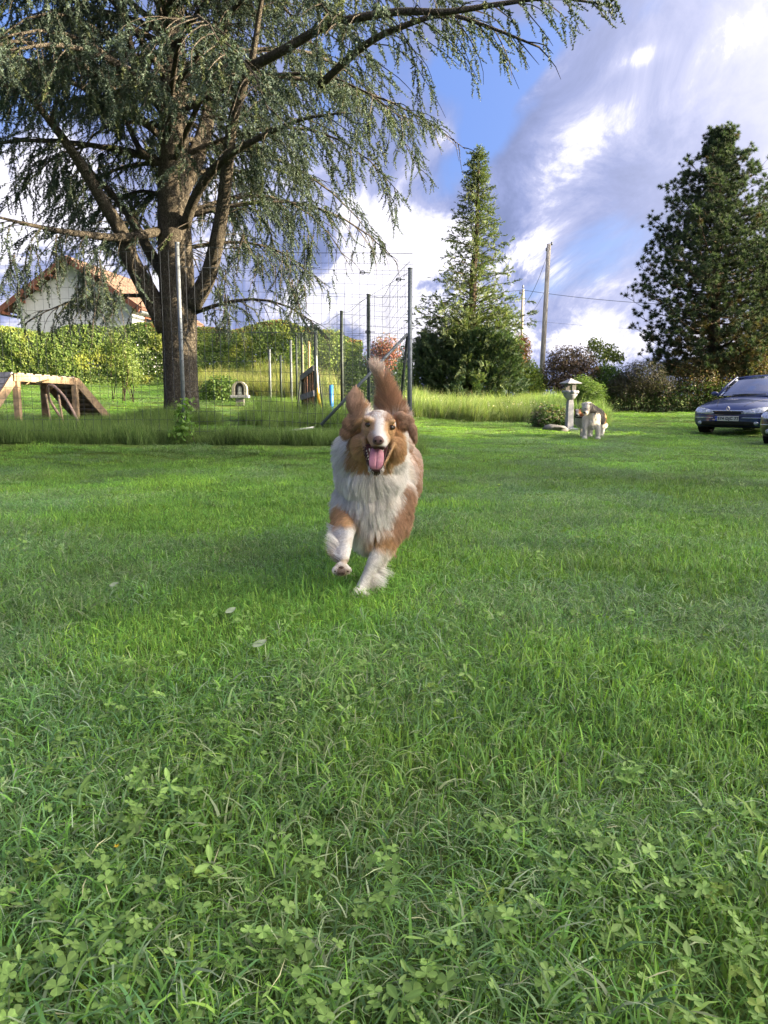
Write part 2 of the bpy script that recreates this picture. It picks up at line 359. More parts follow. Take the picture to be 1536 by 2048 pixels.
M_GRASS = leaf_mat('grass_blade', 0.42, 0.36, tint=True, spec=0.5, up=2.0)
GB = [(.190, .390, .062), (.250, .465, .075), (.140, .325, .052), (.310, .500, .090), (.190, .390, .080)]     # fresh
GD = [(.205, .350, .115), (.275, .420, .155), (.150, .295, .085), (.410, .490, .260), (.175, .335, .105)]     # clippings, blue-grey
def make_tiles():
    L = []
    for k in range(4):
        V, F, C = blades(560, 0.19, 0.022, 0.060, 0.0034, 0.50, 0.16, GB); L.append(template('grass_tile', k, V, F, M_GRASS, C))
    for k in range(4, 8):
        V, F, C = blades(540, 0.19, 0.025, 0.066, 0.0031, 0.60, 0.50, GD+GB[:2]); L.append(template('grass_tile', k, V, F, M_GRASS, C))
    return L
def lawn(name, y0, y1, step, tiles, xm, scl, dens_jit=0.5, zmul=1.0, mask=None, label=None, kinds=None):
    P = []
    for y in np.arange(y0, y1, step):
        hw = y*0.56+xm; xs = np.arange(-hw, hw, step); P.append(np.stack([xs, np.full(len(xs), y)], 1))
    P = np.concatenate(P); P += rng.normal(0, step*dens_jit*0.5, P.shape)
    if mask is not None: P = P[mask(P[:, 0], P[:, 1])]
    n = len(P); z = terr(P[:, 0], P[:, 1]); Q = np.c_[P, z-0.003]
    f = fbm(np.c_[P, np.zeros(n)], 1.6, 3); g = fbm(np.c_[P+50, np.zeros(n)], 0.7, 2); h = fbm(np.c_[P+90, np.zeros(n)], 5.0, 2)
    messy = (f+0.25*(0.5-rng.random(n)) + 0.10*sstep(0.6, -0.8, P[:, 0]/np.maximum(P[:, 1], .5)*2)*(P[:, 1] < 4)) > 0.53
    idx = np.where(messy, 4+rng.integers(0, 4, n), rng.integers(0, 4, n))
    sc = scl*(0.75+0.5*rng.random(n))
    tint = np.ones((n, 3))*(0.72+0.46*rng.random((n, 1)))*(0.62+0.8*g[:, None])
    tint *= 1+np.c_[(h-.5)*0.35, (h-.5)*0.1, (h-.5)*-0.3]
    tint[messy] *= (0.92, 0.95, 1.05)
    rot = np.c_[rng.normal(0, .06, (n, 2)), rng.random(n)*6.283]
    s3 = np.stack([sc, sc, sc*zmul*.80*(0.75+0.55*rng.random(n))*(0.75+0.5*h)], 1)
    s3[:, 2] *= 1-.72*np.exp(-(((P[:, 0]+.095)/.16)**2+((P[:, 1]-2.72)/.20)**2)**2)   # trodden under the paw
    o = scatter(name, Q, rot, s3, idx, tint, tiles); tag(o, label, None, None, 'stuff'); return o
TILES = make_tiles()
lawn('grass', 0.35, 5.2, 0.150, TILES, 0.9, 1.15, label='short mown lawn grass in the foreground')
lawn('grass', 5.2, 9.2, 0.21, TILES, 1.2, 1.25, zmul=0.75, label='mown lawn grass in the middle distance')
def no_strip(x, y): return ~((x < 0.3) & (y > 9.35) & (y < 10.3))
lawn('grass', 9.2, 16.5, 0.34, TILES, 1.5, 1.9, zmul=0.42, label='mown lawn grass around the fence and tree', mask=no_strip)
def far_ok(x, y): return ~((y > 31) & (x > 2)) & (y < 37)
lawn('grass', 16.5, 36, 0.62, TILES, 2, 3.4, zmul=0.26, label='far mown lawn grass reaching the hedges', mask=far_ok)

# clover and broad leaves in the near lawn
M_CLOVER = leaf_mat('clover_leaf', 0.35, 0.45, tint=True)
def clover_template(k):
    Vs, Fs, Cs, n = [], [], [], 0
    for q in range(3+k % 3):
        cx, cy = rng.normal(0, .022, 2); hz = 0.048+0.035*rng.random(); r = 0.0046+0.0036*rng.random(); tl = rng.normal(0, .3, 2)
        base = np.array([.21, .34, .09])*(0.85+0.35*rng.random())
        for a in range(3):
            an = a*2.094+q; d = np.array([math.cos(an), math.sin(an)]); p = np.array([-d[1], d[0]])
            pts = [(0, 0), (.7, .85), (1.4, 1.12), (2.05, .55), (1.85, 0), (2.05, -.55), (1.4, -1.12), (.7, -.85)]
            if k >= 3: pts = [(.2, 0), (1.2, .45), (2.4, .75), (3.4, .5), (4.1, 0), (3.4, -.5), (2.4, -.75), (1.2, -.45)]
            V = np.array([[cx+(u*d[0]+v*p[0])*r, cy+(u*d[1]+v*p[1])*r, hz+(u*d[0]+v*p[0])*r*tl[0]+(u*d[1]+v*p[1])*r*tl[1]+abs(v)*r*.25] for u, v in pts])
            C = np.array([base*(1.35 if 0 < i < 7 and abs(pts[i][1]) < .5 else 1) for i in range(8)])
            Vs.append(V); Fs += [(n, n+i, n+i+1) for i in range(1, 7)]; Cs.append(C); n += 8
        w = .0007; Vs.append(np.array([[cx-w, cy, 0], [cx+w, cy, 0], [cx, cy, hz]])); Fs.append((n, n+1, n+2)); Cs.append(np.tile(base, (3, 1))); n += 3
    return template('clover_tile', k, np.concatenate(Vs), np.array(Fs), M_CLOVER, np.concatenate(Cs))
CL = [clover_template(k) for k in range(5)]
def clover():
    n = 11000; y = 0.5+6.5*rng.random(n)**1.1; x = (rng.random(n)-.5)*2*(y*.56+.6); P = np.c_[x, y, np.zeros(n)]
    f = fbm(P+20, 2.2, 3)+0.08*(y < 2.0); keep = f+0.34*rng.random(n) > 0.87; P = P[keep]; n = len(P); P[:, 2] = terr(P[:, 0], P[:, 1])
    tint = (0.75+0.5*rng.random((n, 1)))*np.ones((n, 3)); yl = rng.random(n) < .05; tint[yl] *= (1.2, 1.05, .8); tint *= .85
    o = scatter('clover_leaves', P, np.c_[rng.normal(0, .15, (n, 2)), rng.random(n)*6.28], 0.32+0.6*rng.random(n)**1.8, rng.integers(0, 5, n), tint, CL)
    tag(o, 'clover leaves scattered in patches through the near lawn', None, None, 'stuff')
clover()
def clippings():
    """pale dry blades lying on top"""
    n = 9000; y = 0.5+8*rng.random(n)**1.3; x = (rng.random(n)-.5)*2*(y*.56+.6); z = terr(x, y)+0.026+0.02*rng.random(n)
    f = fbm(np.c_[x, y, 0*x], 1.6, 3); k = (f+0.3*rng.random(n)) > .60; x, y, z = x[k], y[k], z[k]; n = len(x)
    a = rng.random(n)*6.28; L = .02+.05*rng.random(n); w = .0012+.0012*rng.random(n); bend = rng.normal(0, .25, n)
    d = np.stack([np.cos(a), np.sin(a), rng.normal(0, .18, n)], 1); s = np.stack([-np.sin(a), np.cos(a), rng.normal(0, .5, n)], 1)
    c = np.stack([x, y, z], 1); Lx = L[:, None]; wx = w[:, None]; mid = c+s*(bend*L)[:, None]*.4
    V = np.stack([c-d*Lx/2, mid-s*wx/2, mid+s*wx/2, c+d*Lx/2], 1).reshape(-1, 3); i = np.arange(n)*4
    F = np.concatenate([np.stack([i, i+1, i+2], 1), np.stack([i+1, i+3, i+2], 1)])
    C = np.repeat(jitter_col((.30, .36, .20), n, .35, (.42, .42, .25), .15), 4, 0)
    M = leaf_mat('dry_blade', .3, .6); o = obj('grass_clippings', mesh_np('grass_clippings', V, F, M, C, False)); tag(o, 'pale cut grass blades lying on the lawn', None, None, 'stuff')
clippings()

# ------------------------------------------------------------------ tall grass
M_TALL = leaf_mat('tall_grass_blade', 0.45, 0.5, tint=True, up=1.5)
def tall_tiles(nm, hmin, hmax, cols, wid, n=260, lean=.35, area=.28, seed_heads=0):
    L = []
    for k in range(3):
        V, F, C = blades(n, area, hmin, hmax, wid, lean, 0.04, cols, segs=4)
        L.append(template(nm, k, V, F, M_TALL, C))
    return L
TG = tall_tiles('long_grass_tile', .16, .42, [(.12, .20, .055), (.15, .25, .06), (.10, .17, .05), (.19, .27, .09)], .006)
TM = tall_tiles('meadow_grass_tile', .30, .62, [(.16, .235, .085), (.21, .28, .11), (.13, .20, .07), (.30, .32, .18)], .008, 240)
def tall(name, P, tiles, scl, label, z=1.0, tint=(1, 1, 1)):
    n = len(P); Q = np.c_[P, terr(P[:, 0], P[:, 1])-.01]; g = fbm(np.c_[P, np.zeros(n)], .9, 2)
    ti = (0.7+0.7*g[:, None])*(0.85+.3*rng.random((n, 1)))*np.array(tint)
    s = scl*(0.55+.8*rng.random(n))*(.6+.8*fbm(np.c_[P+33, np.zeros(n)], 2.6, 2)); o = scatter(name, Q, np.c_[rng.normal(0, .2, (n, 2)), rng.random(n)*6.28], np.stack([s, s, s*z*(.6+.8*g)], 1), rng.integers(0, 3, n), ti, tiles)
    tag(o, label, None, None, 'stuff'); return o
def line_x(y): return y
# strip under the fence line, from the left edge to the corner post
n = 1300; x = -7.5+7.9*rng.random(n); y = 9.45+.70*rng.random(n)+(.03*(x+7)) + 0.25*np.exp(-((x+3.0)/1.2)**2)*rng.random(n)
tall('long_grass', np.c_[x, y], TG, .56, 'dark uncut grass strip along the foot of the wire fence', 1.0)
n = 200; a = rng.random(n)*6.28; r = rng.random(n)**.6*.8
tall('long_grass', np.c_[-3.8+r*np.cos(a), 13.7+r*np.sin(a)*.8], TG, .7, 'uncut grass around the cedar trunk')
n = 330; x = -6.4+3.0*rng.random(n); y = 12.0+1.6*rng.random(n); 
tall('long_grass', np.c_[x, y], TG, .5, 'uncut grass round the wooden ramp legs')
# weeds inside the pen
n = 700; x = -3.6+3.4*rng.random(n); y = 13.2+4.5*rng.random(n); k = (x > -3.0+.1*(y-12)) & (x > -.22*y+.6)
tall('long_grass', np.c_[x, y][k][::2], TG, .7, 'rank grass and weeds inside the wire pen', 1.25, (1.15, 1.12, 1.1))
n = 420; x = -5.6+4.0*rng.random(n); y = 22+3.6*rng.random(n)
tall('meadow_grass', np.c_[x, y], TM, 1.1, 'sunlit meadow grass in front of the left hedge', .95, (1.2, 1.05, .9))
# meadow right of centre, under the tall conifer
n = 2200; y = 21.5+8*rng.random(n); x = .2+(y*.26-0.2)*rng.random(n); k = ~((y < 22.5) & (x > 4.2))
tall('meadow_grass', np.c_[x, y][k], TM, 1.0, 'pale meadow grass at the foot of the tall pointed conifer', .95, (1.05, 1.1, 1.0))
n = 500; y = 21+4*rng.random(n); x = 4.6+1.2*rng.random(n)+.02*y
tall('meadow_grass', np.c_[x, y], TM, .95, 'meadow grass and weeds behind the stone lantern', 1.0, (.9, 1.05, .95))
def flowers():
    n = 500; y = 21.6+5*rng.random(n); x = .5+(y*.26-.7)*rng.random(n); z = terr(x, y)+.42+.18*rng.random(n)
    P = np.c_[x, y, z]; V, F, C = leaf_quads(P, np.tile([0, -.5, 1.0], (n, 1))+rng.normal(0, .3, (n, 3)), .045, jitter_col((.62, .62, .52), n, .2, (.6, .55, .2), .3), .9)
    o = obj('meadow_flowers', mesh_np('meadow_flowers', V, F, leaf_mat('petal', .3), C, False)); tag(o, 'tiny white flowers in the meadow grass', None, None, 'stuff')
flowers()
# ------------------------------------------------------------------ trees and shrubs
def bark_mat(name, a, b, scale=5, stretch=.22, bump=1.0):
    m = new_mat(name); t = m.node_tree; p = bsdf_of(m); tcn = nd(t, 'ShaderNodeTexCoord'); mpn = nd(t, 'ShaderNodeMapping'); mpn.inputs['Scale'].default_value = (1, 1, stretch)
    t.links.new(tcn.outputs['Object'], mpn.inputs[0]); v = mpn.outputs[0]
    vo = nd(t, 'ShaderNodeTexVoronoi'); vo.inputs['Scale'].default_value = scale*3.2; vo.feature = 'DISTANCE_TO_EDGE'; va = nd(t, 'ShaderNodeVectorMath', operation='MULTIPLY_ADD'); t.links.new(noise_n(t, v, scale*1.7, 4, .7, out='Color'), va.inputs[0]); va.inputs[1].default_value = (.16, .16, .16); t.links.new(v, va.inputs[2]); t.links.new(va.outputs[0], vo.inputs['Vector'])
    nn = noise_n(t, v, scale*2, 5, .65); crk = ramp(t, vo.outputs['Distance'], [(0.0, 0.0), (.22, 1.0)])
    f = mth(t, 'MULTIPLY', crk, mth(t, 'ADD', nn, .35))
    c = ramp(t, f, [(.15, a), (.75, b)]); lich = ramp(t, noise_n(t, tcn.outputs['Object'], 17, 3, .6), [(.60, 0), (.66, .55)])
    c = mixc(t, lich, c, (.27, .26, .20)); t.links.new(c, p.inputs['Base Color']); p.inputs['Roughness'].default_value = .95; p.inputs['Specular IOR Level'].default_value = .1
    bn = nd(t, 'ShaderNodeBump'); bn.inputs['Strength'].default_value = bump; bn.inputs['Distance'].default_value = .03; t.links.new(f, bn.inputs['Height']); t.links.new(bn.outputs[0], p.inputs['Normal'])
    return m
M_BARK = bark_mat('cedar_bark', (.050, .043, .036), (.17, .152, .128), 12, .3)
M_BARK2 = bark_mat('dark_bark', (.04, .03, .024), (.12, .09, .07), 8)
M_NEEDLE = leaf_mat('cedar_needles', .22, .6, tint=True, tg=(1.2, 1.2, .6))
M_LEAF = leaf_mat('broad_leaf', .40, .45)
M_CONIF = leaf_mat('conifer_needles', .25, .6, tint=True)

def cedar_twig(k, L=.36, nros=18):
    """a hanging shoot set with needle rosettes along its length (local -Z is the growing direction)"""
    Vs, C, F, n = [], [], [], 0; bend = rng.normal(0, .12, 2)
    def pt(t): return np.array([bend[0]*t*t*L, bend[1]*t*t*L, -L*t])
    w = .003
    for a, b in ((0, .5), (.5, 1)):
        p, q = pt(a), pt(b)
        for ax in (np.array([w, 0, 0]), np.array([0, w, 0])):
            Vs += [p-ax, p+ax, q]; F.append((n, n+1, n+2)); C += [(.07, .055, .04)]*3; n += 3
    for i in range(nros):
        t = (i+.5)/nros; p = pt(t); s = .044*(1.1-.45*t)*(.8+.4*rng.random()); base = np.array([.068, .100, .080])*(.75+.5*rng.random())
        off = rng.normal(0, 1, 3); off /= np.linalg.norm(off); p = p+off*.010*(1.2-t)
        for j in range(4):
            d = rng.normal(0, 1, 3)+off*.5; d /= np.linalg.norm(d); sd = np.cross(d, rng.normal(0, 1, 3)); sd /= np.linalg.norm(sd)
            Vs += [p-sd*s*.26, p+sd*s*.26, p+d*s]; F.append((n, n+1, n+2)); C += [base*.9, base*.9, base*1.15]; n += 3
    return template('cedar_twig', k, np.array(Vs), np.array(F), M_NEEDLE, np.array(C))
TW = [cedar_twig(k) for k in range(6)]

def smooth_line(P, n=4):
    """Catmull-Rom through the points"""
    P = [Vector(p) for p in P]; out = []; Q = [P[0]*2-P[1]]+P+[P[-1]*2-P[-2]]
    for i in range(1, len(Q)-2):
        for k in range(n):
            t = k/n; a, b, c, d = Q[i-1:i+3]
            out.append(.5*((2*b)+(c-a)*t+(2*a-5*b+4*c-d)*t*t+(3*b-a-3*c+d)*t*t*t))
    out.append(P[-1]); return out

def cedar():
    root = thing('cedar_tree', 'large blue-green cedar with a thick trunk and drooping branches, over the wire fence', 'tree', (-3.83, 14.0, T(-3.83, 14)))
    base = Vector((-3.83, 14.0, T(-3.83, 14))); inv = -base
    trunk = [(363, 905, 14), (364, 850, 14), (363, 800, 14), (360, 720, 14), (358, 640, 14), (352, 540, 14), (348, 420, 14), (347, 300, 14.1), (346, 150, 14.2), (345, 0, 14.3), (344, -160, 14.4), (344, -420, 14.5)]
    tr = [.46, .36, .32, .31, .325, .315, .29, .26, .23, .20, .16, .06]
    mb = MB(); P = [W(*t) for t in trunk]; P = smooth_line(P, 3); R = np.interp(np.linspace(0, 1, len(P)), np.linspace(0, 1, len(tr)), tr).tolist()
    mb.tube([p+inv for p in P], R, 20); tk = mb.build('trunk', M_BARK, root, True)
    limbs = [  # px,py,depth polylines ; r0, r1
        ([(335, 660, 14), (300, 590, 13.9), (262, 520, 13.7), (240, 460, 13.5), (210, 410, 13.2), (165, 335, 12.8), (110, 255, 12.4), (50, 190, 12.0), (-40, 150, 11.6)], .20, .02),
        ([(338, 560, 14.1), (300, 505, 14.4), (270, 450, 14.8), (235, 400, 15.2), (170, 330, 15.6), (110, 250, 16)], .12, .03),
        ([(385, 610, 13.9), (415, 555, 13.7), (432, 490, 13.4), (446, 410, 13.1), (456, 320, 12.8), (466, 240, 12.5), (490, 160, 12.2), (506, 110, 12), (520, 20, 11.8), (540, -80, 11.6)], .17, .02),
        ([(370, 450, 13.8), (395, 385, 13.4), (440, 325, 12.8), (510, 280, 12.2), (600, 240, 11.6), (690, 225, 11.1)], .10, .010),
        ([(502, 134, 12.1), (568, 100, 11.6), (660, 50, 11.2), (792, 24, 10.6), (890, 24, 10.2), (1000, 8, 10), (1100, -4, 9.8), (1195, 6, 9.7)], .075, .012),
        ([(640, 170, 12), (728, 92, 11.4), (800, 55, 11), (890, 30, 10.6), (980, 55, 10.3), (1080, 95, 10.1)], .06, .012),
        ([(370, 340, 14.3), (405, 260, 14.8), (415, 190, 15.2), (425, 100, 15.6), (440, -20, 16)], .12, .03),
        ([(372, 380, 14.2), (400, 320, 14.8), (430, 200, 15.6), (452, 60, 16.4), (460, -60, 17)], .10, .05),
        ([(330, 460, 13.9), (250, 475, 13.2), (160, 468, 12.6), (70, 452, 12.1), (-40, 425, 11.7)], .09, .012),
        ([(330, 330, 14), (290, 310, 13.9), (265, 270, 14.2), (215, 150, 14.8), (195, 40, 15.2)], .08, .015),
        ([(335, 230, 14), (270, 120, 13.6), (250, 30, 13.2), (230, -80, 13)], .08, .02),
        ([(360, 230, 14), (300, 170, 12.6), (220, 120, 11.6), (120, 90, 10.8), (20, 100, 10)], .08, .012),
    ]
    mb = MB(); lines = []
    for pl, r0, r1 in limbs:
        P = smooth_line([W(*p) for p in pl], 4); mb.tube([p+inv for p in P], np.linspace(r0, r1, len(P)).tolist(), 8); lines.append((P, .2, 1))
    mb.build('limb', M_BARK, root, True)
    # further boughs all round the trunk: rise, level out, droop at the tip
    mb = MB(); boughs = []
    zt = 2.6
    for k in range(104):
        zt = 2.7 + 8.6*(k+.5)/104 + rng.normal(0, .2); az = k*2.399+rng.normal(0, .3)
        L = (3.4+2.4*rng.random())*(1.0 if zt < 7.5 else max(.45, 1-.12*(zt-7.5)))
        right = math.cos(az) > 0.15
        if zt < 4.2: L *= .70
        if zt < 4.8 and (k % 2 or math.sin(az) < -.35): continue
        if right and zt > 4.0: L *= 1.12
        for _ in range(12):
            tx_, ty_ = proj(np.array((-3.86+math.cos(az)*L, 14.1+math.sin(az)*L*.95, zt+.1*L)))
            if tx_ > np.interp(ty_, [-200, 0, 60, 130, 200, 300, 380, 470, 540, 600, 660], [1200, 1100, 1000, 930, 870, 840, 850, 780, 700, 670, 620]): L *= .93
        c = Vector((-3.86, 14.1, zt)); rise = .10+.5*rng.random() - .10*(zt < 4); dr = Vector((math.cos(az), math.sin(az)*.95, 0))
        P = []; sd = Vector((-dr.y, dr.x, 0)); cv = rng.normal(0, .12)
        for i in range(9):
            t = i/8; P.append(c+dr*(L*t)+sd*(cv*L*t*t)+Vector((0, 0, L*(rise*t-(rise*.75+.22)*t*t*t))))
        mb.tube([p+inv for p in P], np.linspace(.034+.005*L, .006, 9).tolist(), 5); boughs.append((P, .12, 1))
    mb.build('bough', M_BARK, root, True)
    # side shoots and hanging twigs
    mb = MB(); pts = []; dirs = []; scs = []; dep = []
    def shoot(p, d, L, droop, w):
        P = [p]; q = Vector(d).normalized(); n = max(3, int(L/.14))
        for i in range(n):
            q = (q+Vector((rng.normal(0, .10), rng.normal(0, .10), -droop*.14+rng.normal(0, .06)))).normalized(); P.append(P[-1]+q*(L/n))
        mb.tube([a+inv for a in P], np.linspace(w, .003, len(P)).tolist(), 3, False); return P
    for lines_, dens in ((lines, 1.0), (boughs, 1.0)):
        for P, t0, t1 in lines_:
            seg = [(P[i+1]-P[i]).length for i in range(len(P)-1)]; Lt = sum(seg); s = Lt*t0; side = 1
            while s < Lt*t1:
                a = s; i = 0
                while i < len(seg)-1 and a > seg[i]: a -= seg[i]; i += 1
                p = P[i].lerp(P[i+1], min(1, a/seg[i])); d = (P[i+1]-P[i]).normalized(); lat = d.cross(Vector((0, 0, 1)))
                if lat.length < .3: lat = Vector((math.cos(s*9), math.sin(s*9), 0))
                lat.normalize(); frac = s/Lt; side = -side
                L = (.50+1.0*(1-frac)**.7)*(.6+.7*rng.random()); dd = lat*side*(.9)+d*(.75)+Vector((0, 0, rng.normal(.02, .15)))
                qx, qy = proj(np.array(p[:]))
                if abs(qx-353) < 50 and qy > 250 and p.y < 14.1 and rng.random() < .92: s += .15; continue
                S = shoot(p, dd, L, .8+.9*rng.random(), .011)
                # twigs
                for j in range(1, len(S)):
                    for q in range(2):
                        if rng.random() < .88:
                            tt = S[j-1].lerp(S[j], rng.random()); ax = (S[j]-S[j-1]).normalized(); r = Vector(rng.normal(0, 1, 3)); r -= ax*r.dot(ax); r.normalize()
                            pts.append(tt); dirs.append(ax*.75+r*.55+Vector((0, 0, -.55-.5*rng.random()))); scs.append(.55+.55*rng.random())
                pts.append(S[-1]); dirs.append((S[-1]-S[-2]).normalized()+Vector((0, 0, -.25))); scs.append(1.0)
                s += (.115+.07*rng.random())/dens
            for q in range(6):
                pts.append(P[-1].lerp(P[-2], rng.random())); dirs.append((P[-1]-P[-2]).normalized()+Vector(rng.normal(0, .4, 3))); scs.append(.9)
    # long hanging tresses low on the crown
    for (px, py, dp, L) in ((165, 560, 13, 1.3), (185, 600, 12.6, 1.2), (205, 560, 13.2, 1.1), (232, 610, 12.8, .9), (445, 570, 13.6, 1.1), (450, 620, 13.6, .9), (560, 560, 13, 1.0), (590, 590, 12.8, .8), (575, 530, 13.2, .9),
                            (60, 520, 12.4, .9), (110, 500, 12.2, .9), (20, 540, 12, .8), (520, 540, 13.4, .9), (480, 500, 13.2, .8), (300, 560, 13.6, .5), (600, 600, 12.6, .7), (622, 500, 12.8, .8)):
        for rep in range(3):
            S = shoot(W(px+rng.normal(0, 8), py-30, dp), (rng.normal(0, .2), rng.normal(0, .2), -1), L*(.7+.4*rng.random()), .3, .012)
            for j in range(1, len(S)):
                for q in range(4):
                    tt = S[j-1].lerp(S[j], rng.random()); r = Vector(rng.normal(0, 1, 3)); pts.append(tt); dirs.append(Vector((r.x*.45, r.y*.45, -1))); scs.append(.6+.4*rng.random())
    # thin dead stems linking the tresses to the limbs
    mb.build('branchlet', M_BARK, root)
    pts = np.array([p[:] for p in pts]); D = np.array([d[:] for d in dirs]); scs = np.array(scs)
    ppx, ppy = proj(pts)
    # clear openings seen in the crown
    keep = np.ones(len(pts), bool)
    for cx, cy, rx, ry in ((185, 265, 45, 45), (395, 235, 28, 45), (375, 30, 25, 30), (275, 250, 30, 30), (280, 60, 22, 30), (350, 720, 200, 60), (330, 610, 75, 60), (400, 500, 30, 60), (160, 160, 25, 30), (40, 430, 40, 30), (640, 60, 30, 14)):
        keep &= ~((((ppx-cx)/rx)**2+((ppy-cy)/ry)**2 < 1) & (rng.random(len(pts)) < .86))
    keep &= (pts[:, 2] > 2.0)
    keep &= ~((ppx < 330) & (ppy > 420) & (rng.random(len(pts)) < .18)); keep &= ~((ppx > 385) & (ppy > 440) & (rng.random(len(pts)) < .40)); keep &= rng.random(len(pts)) < .96; keep &= ~((fbm(pts+60, 1.5, 2) < .43) & (rng.random(len(pts)) < .80))
    tx = np.interp(ppy, [0, 300, 540, 720], [345, 347, 352, 360]); keep &= ~((np.abs(ppx-tx) < 42) & (ppy > -50) & (pts[:, 1] < 14.1) & (rng.random(len(pts)) < np.interp(ppy, [0, 300, 480, 560], [.45, .6, .9, 1.0])))
    for P, _, _ in lines[:6]:
        lx, ly = proj(np.array([p[:] for p in P])); ld = np.array([p.y for p in P])
        for a_, b_, c_ in zip(lx, ly, ld): keep &= ~((np.hypot(ppx-a_, ppy-b_) < 26) & (pts[:, 1] < c_) & (rng.random(len(pts)) < .5))
    # the crown ends along a slanting line on the right
    lim = np.interp(ppy, [-200, 0, 60, 130, 200, 300, 380, 470, 540, 600, 660], [1250, 1230, 1120, 980, 900, 860, 870, 800, 720, 690, 640]); keep &= ppx < lim
    pts, D, scs = pts[keep], D[keep], scs[keep]; n = len(pts); print('cedar twigs', n)
    E = euler_np(frame_rot(-D)); tint = (.72+.55*rng.random((n, 1)))*np.array([[1, 1, 1]])*np.ones((n, 3)); g = fbm(pts, .9, 2)[:, None]; tint = tint*(.75+.5*g)
    yl = rng.random(n) < .10; tint[yl] *= (1.35, 1.2, .75)
    o = scatter('crown', pts-np.array(base), E, scs*1.0, rng.integers(0, 6, n), tint, TW, root); o['kind'] = 'stuff'
cedar()

def spray(k, L, nn, cols, wid=.35, name='spray', up=.0):
    """flat frond of short leaflets (local +Z outward)"""
    V, F, C, n = [], [], [], 0
    for i in range(nn):
        t = rng.random(); p = np.array([rng.normal(0, .12)*L*t, rng.normal(0, .05)*L, L*t]); d = np.array([rng.normal(0, .7), rng.normal(0, .25), .8+up*rng.random()]); d /= np.linalg.norm(d)
        s = np.cross(d, np.array([rng.normal(0, .4), 1, 0])); s /= np.linalg.norm(s); l = L*(.22+.2*rng.random()); w = l*wid; c = np.array(cols[rng.integers(len(cols))])*(.75+.5*rng.random())
        V += [p-s*w*.5, p+s*w*.5, p+d*l]; F.append((n, n+1, n+2)); C += [c*.85, c*.85, c*1.15]; n += 3
    return template(name, k, np.array(V), np.array(F), M_CONIF, np.array(C))
def tuft(k, R, nn, cols):
    V, F, C, n = [], [], [], 0
    for i in range(nn):
        d = rng.normal(0, 1, 3); d[2] += .9; d /= np.linalg.norm(d); s = np.cross(d, rng.normal(0, 1, 3)); s /= np.linalg.norm(s); l = R*(.65+.5*rng.random()); w = R*.052; c = np.array(cols[rng.integers(len(cols))])*(.7+.6*rng.random())
        V += [d*R*.08-s*w, d*R*.08+s*w, d*l]; F.append((n, n+1, n+2)); C += [c*.8, c*.8, c*1.1]; n += 3
    return template('needle_tuft', k, np.array(V), np.array(F), M_CONIF, np.array(C))

